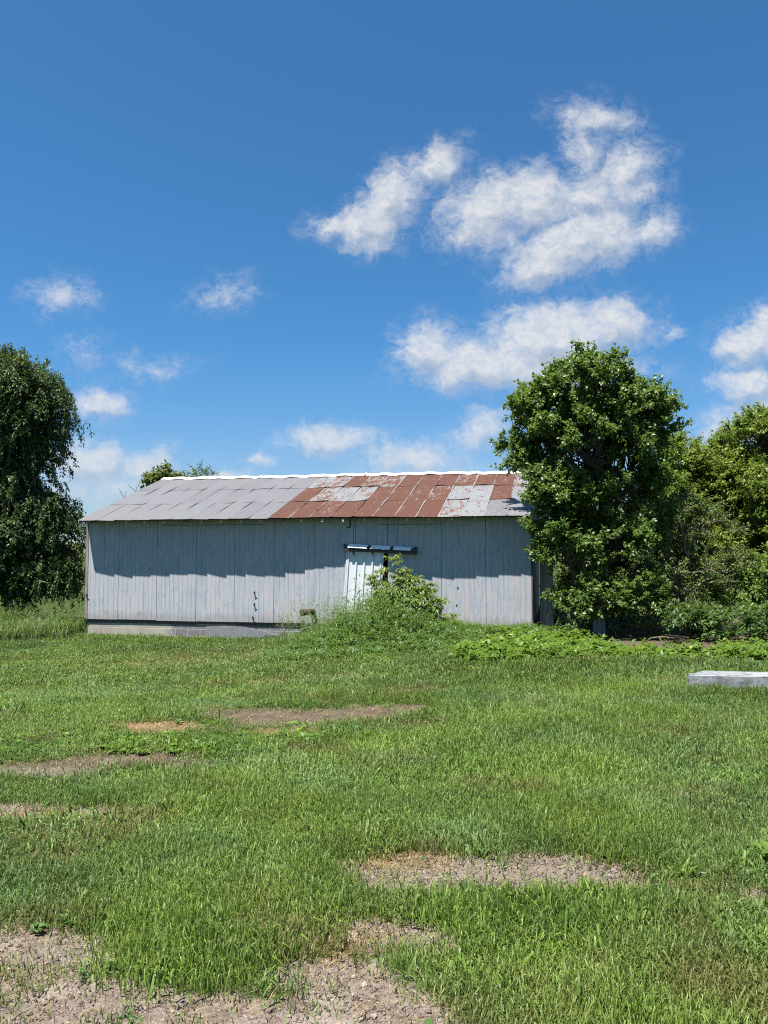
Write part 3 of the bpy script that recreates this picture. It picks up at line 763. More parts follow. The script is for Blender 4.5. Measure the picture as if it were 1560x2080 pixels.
# ------------------------------------------------------------------ sapling in front of the door
def sapling(name, base, stems, label, seed, L=.14, W=.046):
    r = np.random.default_rng(seed)
    b = np.array([*base, float(gz(*base))]); root = tag(empty(name, b), label, 'bush')
    segs = []; P = []; D = []; N = []
    for (tx, ty, h) in stems:
        tip = np.array([tx, ty, h])
        p = curve_pts(np.array([r.normal(0,.08), r.normal(0,.08), -.05]), tip, 9, .0, r)
        segs.append((p, np.linspace(.018,.005,9)))
        for i in range(46):
            t = r.uniform(.15, 1.0) if i > 3 else 1.0
            q = p[0] + (tip-p[0])*0 + np.array([np.interp(t*8, range(9), p[:,k]) for k in range(3)])
            a = r.uniform(0, 2*math.pi); el = r.uniform(-.1,.6)
            ln = r.uniform(.16,.36)*(1.1-.4*t)
            d = np.array([math.cos(a)*math.cos(el), math.sin(a)*math.cos(el), math.sin(el)])
            e = q + d*ln; mid = (q+e)/2 + np.array([0,0,.03])
            segs.append((np.stack([q, mid, e]), (.004,.003,.002)))
            for k in range(9):                       # leaflets along and at the end of the leaf stalk
                tt = .35+.65*(k//2)/4
                pos = q + (e-q)*tt
                sd_ = np.cross(d, [0,0,1]); sd_ = sd_/np.linalg.norm(sd_)*(1 if k % 2 else -1)
                dd = (d*1.2 if k == 8 else d*.5 + sd_*.8) + np.array([0,0,-.55]) + r.normal(0,.2,3)
                P.append(pos); D.append(dd); N.append(np.array([0,0,1.])+r.normal(0,.3,3))
    P = np.array(P); D = np.array(D); N = unit(np.array(N)); n = len(P); s = r.uniform(.7,1.25,n)
    link('foliage', leaf_mesh('foliage', P, D, N, L*s, W*s, r.random(n), .3), LM_SAP, root)
    link('stem', tubes_mesh('stem', segs), BARK2, root)
    return root
sapling('bush', (.35,20.5), [(-.15,.2,2.05),(.25,.1,1.75),(-.75,0,1.55),(.55,.1,1.5),(.9,.1,1.35),(-.45,-.2,1.2),(1.25,0,.95),(.2,-.3,1.15),(.75,-.3,1.05),(-.1,-.1,1.35),(1.0,-.2,.7),(.5,-.5,.8),(-.6,-.3,.9),(.1,-.5,.9),(.0,-.3,1.5),(.45,-.3,1.3),(.75,.0,1.2),(-.3,-.4,.8),(.9,-.5,.75),(.2,-.6,.7),(1.1,-.3,.95),(-.35,.0,1.75),(.35,.1,1.62),(.6,-.2,1.45),(-.05,-.4,1.25),(.3,-.6,1.0),(.7,-.6,.95),(-.5,-.5,1.0),(.95,-.1,1.15)],
        'young light green bush with drooping leaflets growing in front of the sliding door', 6)
sapling('bush', (1.35,20.9), [(.1,0,.62),(.35,0,.5),(-.1,-.1,.4)], 'tiny yellow green sprout beside the siding, right of the door bush', 8, .1, .04)

# ------------------------------------------------------------------ weeds (stuff)
def weeds(name, pts, hts, mat, seed, nl=26, L=.075, W=.022, upright=.6, label=None, spread=.09, smat=None):
    r = np.random.default_rng(seed)
    n = len(pts); z = gz(pts[:,0], pts[:,1])
    b = np.column_stack([pts, z])
    lean = r.normal(0, .16, (n,2))
    t = r.random((n, nl))**.8
    p = np.empty((n, nl, 3))
    for k in range(2): p[:,:,k] = b[:,k,None] + lean[:,k,None]*hts[:,None]*t**1.5
    p[:,:,2] = b[:,2,None] + hts[:,None]*t
    a = r.uniform(0, 2*math.pi, (n, nl)); el = r.normal(upright, .35, (n, nl))
    d = np.stack([np.cos(a)*np.cos(el), np.sin(a)*np.cos(el), np.sin(el)], -1)
    p = p + d*np.array([1,1,.2])*spread*r.random((n,nl,1))
    N = np.stack([-np.cos(a)*np.sin(el), -np.sin(a)*np.sin(el), np.cos(el)], -1) + r.normal(0,.25,(n,nl,3))
    s = r.uniform(.6,1.3,(n,nl))*np.clip(1.25-.55*t, .3, 1.3)
    tint = np.clip(r.random((n,1))*.6 + r.random((n,nl))*.45, 0, 1)
    me = leaf_mesh(name, p.reshape(-1,3), d.reshape(-1,3), N.reshape(-1,3), (L*s).ravel(), (W*s).ravel(), tint.ravel(), .25)
    o = link(name, me, mat)
    return tag(o, label, None, None, 'stuff')
def region(n, x0, x1, y0, y1, dens, seed):
    r = np.random.default_rng(seed)
    x = r.uniform(x0, x1, n); y = r.uniform(y0, y1, n)
    k = r.random(n) < dens(x, y)
    return np.column_stack([x, y])[k]
def wall_y(x):  return 24.0 - .2272*(x+9.28)      # front wall plane
def d1(x, y):
    f = blobs(x, y, [(.1,19.8,1.9,1.7,-6,1.3),(-.9,17.6,1.7,1.8,0,1.2),(-1.3,16.4,1.1,.9,0,1.0),(.6,18,1.6,2.0,0,1.1),(2.6,19.8,2.4,1.0,-12,1.1),(-1.6,20.3,.9,.9,0,.8)])
    return sstep(-.05, .45, f + (fbm(x*1.5,y*1.5,51)-.5)*.7)*(y < wall_y(x)-.1)
pw = region(7000, -4.2, 5.2, 14.2, 22.6, d1, 61)
hw = (.09 + .78*sstep(16.3, 19.4, pw[:,1])*np.exp(-((pw[:,0]+.15)/1.15)**2) + .15*sstep(16.2,19,pw[:,1])*sstep(-3.2,-1.6,pw[:,0])*(1-.45*sstep(1.5,2.6,pw[:,0])))*(.35+1.3*fbm(pw[:,0]*1.7,pw[:,1]*1.7,57))*np.random.default_rng(3).uniform(.35,1.4,len(pw))
weeds('undergrowth', pw, hw, LM_WEED, 71, 22, .125, .044, .55, 'dense knee high green weeds piled against the barn door')
tall = region(420, -2.9, .2, 19.2, 21.6, lambda x,y: .75*np.exp(-((x+1.2)/1.2)**2), 62)
weeds('tall_weeds', tall, np.random.default_rng(4).uniform(.75,1.2,len(tall)), leaf_mat('grey_green_weed', (.07,.11,.05), (.15,.20,.10), (.2,.25,.12), .3, .55, .3, 2), 72, 34, .09, .018, .8, 'tall thin grey green weeds standing at the foot of the white door', spread=.05)
def d2(x, y):
    f = blobs(x, y, [(2.9,15.7,1.5,1.0,-8,1.3),(4.3,15.7,1.9,.8,-14,1.2),(6.6,15.2,2.3,.45,-8,1.0),(2.0,14.7,.7,.4,0,1.0),(9.5,15.8,2.5,1.3,0,1.1),(3.7,17.2,1.2,.9,-20,1.2)])
    return sstep(0, .4, f + (fbm(x*1.8,y*1.8,52)-.5)*.8)
pn = region(4200, -.6, 12, 13.2, 18.5, d2, 63)
hn = np.random.default_rng(5).uniform(.10,.34,len(pn))*(.05+2.2*np.clip(fbm(pn[:,0]*1.8,pn[:,1]*2.2,53)-.12,0,1))
weeds('nettle_patch', pn, hn, LM_NETTLE, 73, 12, .14, .08, .25, 'bright green leafy ground cover spreading along the edge of the tree shade', spread=.06)
# seedy tall grass by the left end of the barn
def blades(name, pts, hts, wd, mat, seed, label, nb=5):
    r = np.random.default_rng(seed)
    pts = np.repeat(pts, nb, 0) + r.normal(0,.05,(len(pts)*nb,2)); hts = np.repeat(hts, nb)*r.uniform(.6,1.15,len(pts))
    n = len(pts); a = r.uniform(0,2*math.pi,n); ln = r.uniform(.1,.55,n)*hts
    b = np.column_stack([pts, gz(pts[:,0],pts[:,1])]); dx = np.stack([np.cos(a),np.sin(a),0*a],-1)
    sdv = np.stack([-np.sin(a),np.cos(a),0*a],-1)
    rows = []
    for t in (0,.4,.75): 
        c = b + dx*(ln*t**2)[:,None] + np.array([0,0,1])*(hts*(t-.25*t*t))[:,None]
        w_ = wd*(1-t*.55)
        rows += [c - sdv*w_, c + sdv*w_]
    rows.append(b + dx*ln[:,None] + np.array([0,0,1])*(hts*.75)[:,None])
    V = np.stack(rows,1).reshape(-1,3); i = (np.arange(n)*7)[:,None]
    me = mesh_np(name, V, [np.concatenate([i+np.array([[0,1,3,2]]), i+np.array([[2,3,5,4]])]), i+np.array([[4,5,6]])], {'tint': np.repeat(r.random(n),7)})
    return tag(link(name, me, mat), label, None, None, 'stuff')
LM_TALL = leaf_mat('tall_grass_blade', (.075,.12,.035), (.17,.22,.09), (.30,.26,.14), .3, .5, .3, 1.2)
def d3(x, y): return sstep(0,.4, blobs(x,y,[(-11.8,23.5,3.2,1.6,6,1.3),(-14.5,24,4,2.2,0,1.3)]) + (fbm(x*1.5,y*1.5,54)-.5)*.6)*((x < -9.45) | (y > wall_y(x)+1))
pt = region(5200, -18, -9.3, 21.0, 26, d3, 64)
blades('tall_grass', pt, np.random.default_rng(6).uniform(.35,.85,len(pt)), .010, LM_TALL, 74, 'tall pale seeding grass beside the left end of the barn')
pu = region(700, -14.5, -9.6, 22.5, 25.5, lambda x,y: .6+0*x, 65)
weeds('tall_weeds', pu, np.random.default_rng(7).uniform(.6,1.25,len(pu)), LM_WEED, 75, 24, .09, .022, .7, 'leafy weeds mixed into the tall grass left of the barn', spread=.05)

# ------------------------------------------------------------------ lawn (instanced tufts, one object per kind of growth)
def grass_mat(name, dark, light):
    m = NT(name)
    t = m.attr('tint').outputs['Fac']; dry = m.attr('dry', 'INSTANCER').outputs['Fac']; rd = m.attr('rnd', 'INSTANCER').outputs['Fac']
    band = m.attr('band', 'INSTANCER').outputs['Fac']
    nz = m.noise(m.pos(), .55, 3, .55).outputs[0]; nb = m.noise(m.pos(), 2.3, 2, .5).outputs[0]; nc = m.noise(m.pos(), .9, 4, .6).outputs[0]
    f = m.math('ADD', m.math('MULTIPLY', t, .5), m.math('ADD', m.math('MULTIPLY', rd, .3), m.math('MULTIPLY', m.math('SUBTRACT', band, .45), 1.35)), clamp=True)
    c = m.mix(f, dark, light)
    c = m.mix(m.math('MULTIPLY', m.step(nz, .42, .64), .65), c, m.mix(f, (.044,.090,.026), (.165,.255,.098)))     # cooler lush blades
    c = m.mix(m.math('MULTIPLY', m.step(nb, .48, .72), .38), c, m.mix(f, (.080,.112,.012), (.195,.245,.042)))     # yellowish
    c = m.mix(m.math('MULTIPLY', m.step(nc, .50, .68), .65), c, m.mix(rd, (.060,.062,.016), (.15,.135,.05)))     # worn, brownish
    k = m.step(m.math('ADD', m.math('MULTIPLY', t, .35), m.math('MULTIPLY', dry, 1.0)), .26, .85)
    k2 = m.step(t, .95, .97)
    c = m.mix(m.math('MAXIMUM', m.math('MULTIPLY', k, .8), m.math('MULTIPLY', k2, .5)), c, m.mix(rd, (.13,.095,.04), (.25,.20,.10)))
    b = m.bsdf(c, .48, .3)
    tr = m.n('ShaderNodeBsdfTranslucent', {'Color': m.mix(.35, c, (.20,.32,.03))})
    return m.out(m.n('ShaderNodeMixShader', {0: .34, 1: b.outputs[0], 2: tr.outputs[0]}).outputs[0])
GRASS = grass_mat('lawn_blade', (.040,.080,.011), (.158,.238,.046))

def tuft_coll(name, nvar, nb, spread, wd, lean, mat, seed, hvar=(.45,1.1)):
    col = bpy.data.collections.new(name); r = np.random.default_rng(seed)
    for v in range(nvar):
        n = nb
        o = r.normal(0, spread, (n,2)); a = r.uniform(0,2*math.pi,n)
        h = r.uniform(hvar[0],hvar[1],n); ln = np.abs(r.normal(lean[0],lean[1],n))*h
        b = np.column_stack([o, np.full(n,-.06)]); dx = np.stack([np.cos(a),np.sin(a),0*a],-1); tw = a + r.normal(math.pi/2,.5,n)
        sv = np.stack([np.cos(tw),np.sin(tw),0*tw],-1)
        w_ = wd*r.uniform(.6,1.3,n)[:,None]
        rows = []
        for t in (0,.4,.75):
            c = b + dx*(ln*t**1.8)[:,None] + np.array([0,0,1])*(h*(t-.22*t*t) + .06*(t>0))[:,None]
            rows += [c - sv*w_*(1-.5*t), c + sv*w_*(1-.5*t)]
        rows.append(b + dx*ln[:,None] + np.array([0,0,1])*(h*(.8-.25*ln/np.maximum(h,.01)))[:,None])
        V = np.stack(rows,1).reshape(-1,3); i = (np.arange(n)*7)[:,None]
        me = mesh_np('tuft', V, [np.concatenate([i+np.array([[0,1,3,2]]), i+np.array([[2,3,5,4]])]), i+np.array([[4,5,6]])], {'tint': np.repeat(r.random(n),7)})
        me.materials.append(mat)
        col.objects.link(bpy.data.objects.new('tuft', me))
    return col
def rosette_coll(name, nvar, nl, L, W, el, mat, seed):
    col = bpy.data.collections.new(name); r = np.random.default_rng(seed)
    for v in range(nvar):
        a = r.uniform(0,2*math.pi,nl); e = r.normal(el,.25,nl)
        d = np.stack([np.cos(a)*np.cos(e),np.sin(a)*np.cos(e),np.sin(e)],-1)
        N = np.stack([-np.cos(a)*np.sin(e),-np.sin(a)*np.sin(e),np.cos(e)],-1)+r.normal(0,.15,(nl,3))
        P = np.column_stack([r.normal(0,.25,(nl,2)), r.uniform(0,.35,nl)])*np.array([.5,.5,.5])
        s = r.uniform(.6,1.2,nl)
        me = leaf_mesh('rosette', P, d, N, L*s, W*s, r.random(nl), .35); me.materials.append(mat)
        col.objects.link(bpy.data.objects.new('rosette', me))
    return col
def stone_coll(name, nvar, mat, seed):
    col = bpy.data.collections.new(name); r = np.random.default_rng(seed)
    for v in range(nvar):
        bm = bmesh.new(); bmesh.ops.create_icosphere(bm, subdivisions=1, radius=1)
        sx = r.uniform(.6,1.3,3)
        for q in bm.verts: q.co = Vector((q.co.x*sx[0], q.co.y*sx[1], q.co.z*sx[2]*.7))*r.uniform(.8,1.15)
        me = bpy.data.meshes.new('stone'); bm.to_mesh(me); bm.free(); me.materials.append(mat)
        col.objects.link(bpy.data.objects.new('stone', me))
    return col
def scatter(name, pts, scl, rot, col, nvar, extra, seed, label=None):
    r = np.random.default_rng(seed); n = len(pts)
    at = {'scl': scl if scl.ndim == 2 else np.repeat(scl[:,None],3,1), 'rot': rot, 'vidx': r.integers(0,nvar,n).astype(float), 'rnd': r.random(n)}
    at.update(extra)
    me = bpy.data.meshes.new(name); me.vertices.add(n); me.vertices.foreach_set('co', np.ascontiguousarray(pts,dtype=np.float32).ravel())
    for k, a in at.items():
        a = np.ascontiguousarray(a, dtype=np.float32)
        if a.ndim == 2: me.attributes.new(k,'FLOAT_VECTOR','POINT').data.foreach_set('vector', a.ravel())
        else: me.attributes.new(k,'FLOAT','POINT').data.foreach_set('value', a)
    o = link(name, me, None)
    g = bpy.data.node_groups.new(name+'_scatter', 'GeometryNodeTree')
    g.interface.new_socket('Geometry', in_out='INPUT', socket_type='NodeSocketGeometry')
    g.interface.new_socket('Geometry', in_out='OUTPUT', socket_type='NodeSocketGeometry')
    N = g.nodes; Lk = g.links.new
    gi = N.new('NodeGroupInput'); go = N.new('NodeGroupOutput')
    ci = N.new('GeometryNodeCollectionInfo'); ci.inputs['Collection'].default_value = col
    ci.inputs['Separate Children'].default_value = True; ci.inputs['Reset Children'].default_value = True
    ip = N.new('GeometryNodeInstanceOnPoints'); ip.inputs['Pick Instance'].default_value = True
    def na(nm, dt):
        q = N.new('GeometryNodeInputNamedAttribute'); q.data_type = dt; q.inputs['Name'].default_value = nm; return q.outputs['Attribute']
    Lk(gi.outputs[0], ip.inputs['Points']); Lk(ci.outputs[0], ip.inputs['Instance'])
    Lk(na('vidx','FLOAT'), ip.inputs['Instance Index']); Lk(na('rot','FLOAT_VECTOR'), ip.inputs['Rotation']); Lk(na('scl','FLOAT_VECTOR'), ip.inputs['Scale'])
    Lk(ip.outputs[0], go.inputs[0])
    md = o.modifiers.new('scatter','NODES'); md.node_group = g
    return tag(o, label, None, None, 'stuff')

def sample(n, y0, y1, seed, marg=1.3, k=.56):
    r = np.random.default_rng(seed)
    y = np.sqrt(r.uniform(y0**2, y1**2, n)); x = r.uniform(-1,1,n)*(k*y+marg)
    return x, y, r
def lawn(name, n, y0, y1, col, nvar, hbase, seed, label, wscale=1.0, thr=.12):
    x, y, r = sample(n, y0, y1, seed)
    ba = bare(x, y); st = straw(x, y)
    keep = r.random(n) < np.maximum(sstep(thr+.16, thr-.5, ba)*(1-.55*st), .30*(fbm(x*4, y*4, 66, 2) > .60)*(ba < .75)) + .03
    keep &= ~((x > -9.4) & (y > wall_y(x)-.12))
    keep &= ~((x > 4.3) & (np.abs(y-(11.1-.15*(x-4.34)+.25)) < .30))
    dk = d1(x,y); keep &= r.random(n) > dk*.5
    x, y, ba, st = x[keep], y[keep], ba[keep], st[keep]; n = len(x)
    band = fbm((.73*x+.68*y)*.28+5, (-.68*x+.73*y)*1.25, 90, 3)
    band = .55*band + .45*fbm(x*3.1, y*2.2, 92, 3) + .07*np.clip(blobs(x,y,[(-.2,6.9,2.0,1.3,20,1.2),(2.2,9.5,2.2,1.6,10,1.0),(-4.2,13.5,2.5,1.6,0,1)]),0,1) - .07*np.clip(blobs(x,y,[(-1.9,6.3,.9,.22,40,1.2),(-.9,7.4,1.0,.16,38,1.2),(-3.0,10.5,1.6,.5,10,1),(.4,10.3,1.5,.5,20,1)]),0,1)
    lush = fbm(x*.45, y*.6, 77); cl = fbm(x*2.2, y*2.2, 78)
    h = hbase*(.25 + .6*lush + .9*band)*(.22 + 1.4*cl)*r.uniform(.65,1.25,n)
    h = h*(1 - .45*sstep(-.4,.15,ba))*(1-.45*st)
    h = h*(1 - .42*sstep(6,8,y)*sstep(21,17,y)*sstep(.8,-.6,x-.12*(y-9)))
    h = h*(1 + .9*np.clip(blobs(x,y,[(-.7,4.05,1.1,.34,0,1.0),(-.3,3.85,.6,.22,0,1.0)]),0,1) + .5*np.clip(blobs(x,y,[(3.2,7.4,2.6,2.4,0,1),(6.0,10.6,3,1.0,0,1.6)]),0,1))
    wind = np.column_stack([r.normal(0,.16,n), r.normal(0,.16,n)+.0, r.uniform(0,2*math.pi,n)])
    s = np.column_stack([wscale*r.uniform(.75,1.25,n)]*2 + [h])
    s[:,0] *= .07; s[:,1] = s[:,0]
    z = gz(x,y)
    return scatter(name, np.column_stack([x,y,z]), s, wind, col, nvar, {'band': np.clip((band-.5)*1.7+.5,0,1), 'dry': np.clip(st*.9 + .42*(fbm(x*1.3,y*1.3,79)-.5) + .4*sstep(-.45,.1,ba)*r.random(n) + .04*sstep(6.5,3,y), 0, 1)}, seed+1, label)
# tufts are modelled about 1 unit wide and 1 tall; the scale sets their real size
T1 = tuft_coll('near_tufts', 10, 18, .9, .040, (.45,.3), GRASS, 81)
T2 = tuft_coll('far_tufts', 10, 26, 1.5, .075, (.4,.3), GRASS, 82)
lawn('grass', 26000, 2.5, 6.5, T1, 10, .105, 91, 'mown green lawn grass nearest the viewer')
lawn('grass', 30000, 6.2, 12, T1, 10, .115, 92, 'mown green lawn grass in the middle of the yard', 1.35)
lawn('grass', 36000, 11.6, 27, T2, 10, .13, 93, 'mown green lawn grass in front of the barn', 1.35)
T3 = tuft_coll('coarse_tufts', 8, 16, 1.0, .085, (.8,.35), grass_mat('coarse_blade', (.042,.090,.013), (.155,.25,.038)), 87)
def coarse(n, y0, y1, seed, h):
    x, y, r = sample(n, y0, y1, seed)
    k = (r.random(n) < .08 + .92*sstep(.54, .66, fbm(x*1.7, y*1.7, 67, 3) + .16*np.clip(blobs(x,y,[(-.7,3.95,1.2,.4,0,1.2),(2.0,4.7,.8,.35,0,1.0),(3,6.5,2,1.5,0,.7)]),0,1)))*(bare(x,y) < .05)
    k &= ~((x > 4.3) & (np.abs(y-(11.1-.15*(x-4.34)+.25)) < .32)); k &= ~((x > -9.4) & (y > wall_y(x)-.15))
    x, y = x[k], y[k]; n = len(x); s = r.uniform(.6,1.2,n)
    return scatter('coarse_grass', np.column_stack([x,y,gz(x,y)]), np.column_stack([.075*s,.075*s,h*s*r.uniform(.7,1.3,n)]), np.column_stack([r.normal(0,.2,n),r.normal(0,.2,n),r.uniform(0,6.28,n)]),
                   T3, 8, {'dry': 0*x+.02, 'band': r.uniform(.3,.8,n)}, seed+1, 'coarser broad bladed grass clumps standing in the lawn')
coarse(9000, 2.6, 7, 101, .12); coarse(9000, 7, 18, 103, .15)
# straw litter lying in the turf and on bare soil
LIT = NT('dry_straw'); LIT_M = LIT.out(LIT.bsdf(LIT.mix(LIT.attr('rnd','INSTANCER').outputs['Fac'], (.13,.085,.04), (.30,.23,.13)), .8, .2))
TL = tuft_coll('litter', 6, 9, 1.0, .035, (2.2,.6), LIT_M, 83, (.2,.7))
def litter(n, y0, y1, seed, sc_):
    x, y, r = sample(n, y0, y1, seed)
    k = r.random(n) < np.clip(.12 + .9*straw(x,y) + .5*sstep(-.4,.0,bare(x,y))*sstep(.7,.2,bare(x,y)), 0, 1)
    x, y = x[k], y[k]; n = len(x)
    return scatter('straw_litter', np.column_stack([x,y,gz(x,y)+.004]), np.column_stack([np.full(n,sc_)]*2+[np.full(n,sc_*.45)])*r.uniform(.6,1.3,(n,1)),
                   np.column_stack([0*x,0*x,r.uniform(0,6.28,n)]), TL, 6, {}, seed+1, 'dry straw bits lying on the soil and between the grass')
litter(9000, 2.5, 6.5, 94, .045); litter(9000, 6.5, 13, 95, .07)
# broad leaved lawn weeds
TW = rosette_coll('lawn_weeds', 8, 11, 1.0, .55, .5, LM_WEED, 84)
TN = rosette_coll('lawn_clover', 8, 14, .8, .6, .45, LM_NETTLE, 85)
def lw(name, n, y0, y1, seed, col, size, fn, label):
    x, y, r = sample(n, y0, y1, seed)
    k = r.random(n) < fn(x,y)*(bare(x,y) < .3)
    x, y = x[k], y[k]; n = len(x)
    s = size*r.uniform(.5,1.4,n)
    return scatter(name, np.column_stack([x,y,gz(x,y)+.005]), s, np.column_stack([r.normal(0,.15,n),r.normal(0,.15,n),r.uniform(0,6.28,n)]), col, 8, {}, seed+1, label)
lw('lawn_weeds', 9000, 2.6, 9, 96, TW, .045, lambda x,y: .05+.95*sstep(.1,.6,blobs(x,y,[(1.9,4.75,.7,.38,0,1.2),(2.4,4.5,.6,.4,0,1.1),(-1.1,3.95,1.0,.2,0,1.0),(1.2,5.2,.9,.2,0,.8),(-2.0,6.2,.8,.25,0,.8),(-.1,4.45,.5,.15,0,.9),(.25,3.12,.5,.10,0,1.2)])), 'broad leaved weeds growing low in the lawn by the gravel patches')
lw('lawn_weeds', 8000, 6.5, 13, 97, TN, .07, lambda x,y: .03+.97*sstep(.1,.55,blobs(x,y,[(-3.2,7.9,1.6,.5,0,1.3),(-2.2,7.7,1.3,.35,0,1.2),(-1.0,8.1,1.2,.28,0,1.1),(-4.2,7.6,.8,.6,0,1.2)])+(fbm(x*3,y*3,88)-.5)*.6), 'bright low clover band across the left of the yard')
# gravel
ST_ = NT('gravel_stone'); rn = ST_.attr('rnd','INSTANCER').outputs['Fac']
cr = ST_.n('ShaderNodeValToRGB', {0: rn}); e = cr.color_ramp.elements
e[0].position = 0; e[0].color = (.07,.05,.042,1); e[1].position = 1; e[1].color = (.27,.22,.18,1)
for p_, c_ in ((.3,(.14,.11,.092,1)),(.55,(.19,.135,.105,1)),(.75,(.14,.135,.13,1))): q = e.new(p_); q.color = c_
STONE = ST_.out(ST_.bsdf(cr.outputs[0], .85, .2))
TS = stone_coll('stones', 8, STONE, 86)
x, y, r = sample(60000, 2.5, 6.2, 98, .6)
k = bare(x,y) > r.uniform(.0,.35,len(x)); x, y = x[k], y[k]; n = len(x)
scatter('gravel', np.column_stack([x,y,gz(x,y)-.017]), .0035*np.exp(np.abs(r.normal(0,.55,n))), r.uniform(0,6.28,(n,3)), TS, 8, {}, 99, 'small brown and grey gravel on the bare soil patches')

# ------------------------------------------------------------------ single plants that stand alone
def plant(name, x, y, nl, L, W, el, mat, seed, label, h=0.0):
    r = np.random.default_rng(seed); b = (x, y, float(gz(x,y))-.01)
    a = r.uniform(0,2*math.pi,nl); e_ = r.normal(el,.22,nl)
    d = np.stack([np.cos(a)*np.cos(e_),np.sin(a)*np.cos(e_),np.sin(e_)],-1)
    N = np.stack([-np.cos(a)*np.sin(e_),-np.sin(a)*np.sin(e_),np.cos(e_)],-1)+r.normal(0,.2,(nl,3))
    P = np.column_stack([r.normal(0,.02,(nl,2)), r.uniform(0,1,nl)*h]); s = r.uniform(.55,1.2,nl)
    o = link(name, leaf_mesh(name, P, d, N, L*s, W*s, r.random(nl)*.9, .3), mat); o.location = b
    return tag(o, label, 'plant')
plant('grass_tuft', 1.17, 4.52, 130, .085, .005, 1.05, LM_WEED, 1, 'small dark grass tuft alone on the middle gravel patch')
plant('dock_plant', 2.33, 4.75, 26, .10, .065, .45, LM_DOCK, 2, 'light green broad leaved weed at the right edge of the lawn', .1)
plant('dock_plant', 1.78, 4.62, 60, .11, .016, .6, LM_DOCK, 3, 'spiky green weed at the right end of the gravel patch', .04)
plant('seedling', -1.03, 3.19, 40, .04, .012, .8, LM_WEED, 4, 'little green seedling on the bare soil in the bottom left corner', .06)
plant('seedling', -1.36, 3.55, 30, .035, .009, .8, LM_WEED, 5, 'thin weedy sprig where the lower left soil meets the lawn', .05)
plant('seedling', .62, 4.98, 40, .045, .016, .7, LM_WEED, 6, 'dark leafy seedling at the upper edge of the gravel patch', .05)

# ------------------------------------------------------------------ sky with clouds
CL = [(-0.0708,0.4338,0.0341,0.0215,8,0.80),(-0.0164,0.4412,0.0557,0.0390,20,1.00),(0.0131,0.4795,0.0493,0.0418,40,1.00),(0.0691,0.5200,0.0494,0.0284,30,0.80),(-0.0131,0.4124,0.0393,0.0201,0,0.60),(0.1345,0.4560,0.0656,0.0573,10,1.00),(0.2003,0.4728,0.0624,0.0506,0,1.05),(0.2759,0.4762,0.0723,0.0472,10,0.75),(0.2775,0.5845,0.0515,0.0286,-10,0.62),(0.3203,0.5777,0.0264,0.0204,0,0.50),(0.2703,0.5437,0.0316,0.0510,0,0.60),(0.3192,0.5099,0.0559,0.0393,20,0.70),(0.3351,0.4829,0.0394,0.0337,0,0.60),(0.2619,0.4158,0.1080,0.0469,15,1.05),(0.2058,0.3791,0.0555,0.0300,15,0.95),(0.3571,0.4292,0.0360,0.0235,0,0.75),(0.0982,0.4225,0.0393,0.0201,0,0.50),(0.0585,0.2665,0.0455,0.0449,0,1.00),(0.1330,0.2534,0.1071,0.0395,5,1.10),(0.2210,0.2830,0.0910,0.0562,5,1.15),(0.3026,0.3028,0.0618,0.0410,0,1.00),(0.2270,0.2435,0.1232,0.0296,0,0.80),(0.3804,0.2896,0.0182,0.0119,0,0.40),(0.4843,0.2830,0.0553,0.0363,15,1.00),(0.5208,0.3094,0.0456,0.0331,0,0.90),(0.4826,0.2206,0.0583,0.0275,0,1.00),(0.4651,0.1683,0.0581,0.0293,10,0.70),(0.5110,0.1912,0.0388,0.0392,0,0.70),(-0.4271,0.3392,0.0378,0.0252,0,0.48),(-0.2119,0.3392,0.0391,0.0219,15,0.42),(-0.3928,0.2619,0.0227,0.0145,0,0.18),(-0.3310,0.2514,0.0260,0.0105,-20,0.26),(-0.2984,0.2461,0.0357,0.0118,10,0.28),(-0.3753,0.1977,0.0401,0.0235,0,0.85),(-0.0742,0.1501,0.0613,0.0247,0,0.95),(-0.0387,0.1521,0.0387,0.0169,0,0.60),(-0.1611,0.1261,0.0219,0.0117,0,0.65),(0.1292,0.1638,0.0400,0.0248,15,0.65),(0.0387,0.1261,0.0773,0.0273,0,0.75),(0.0515,0.1067,0.0966,0.0227,0,0.50),(-0.3865,0.1164,0.0612,0.0337,0,0.95),(-0.3093,0.1197,0.0387,0.0259,10,0.75),(-0.3538,0.0906,0.1094,0.0356,0,0.55),(-0.2092,0.1054,0.0451,0.0104,0,0.70),(-0.4049,0.0744,0.0771,0.0323,0,0.35),(0.4194,0.1456,0.0387,0.0195,0,0.40)]
EXPO = 1.55
SKY_STR = .05
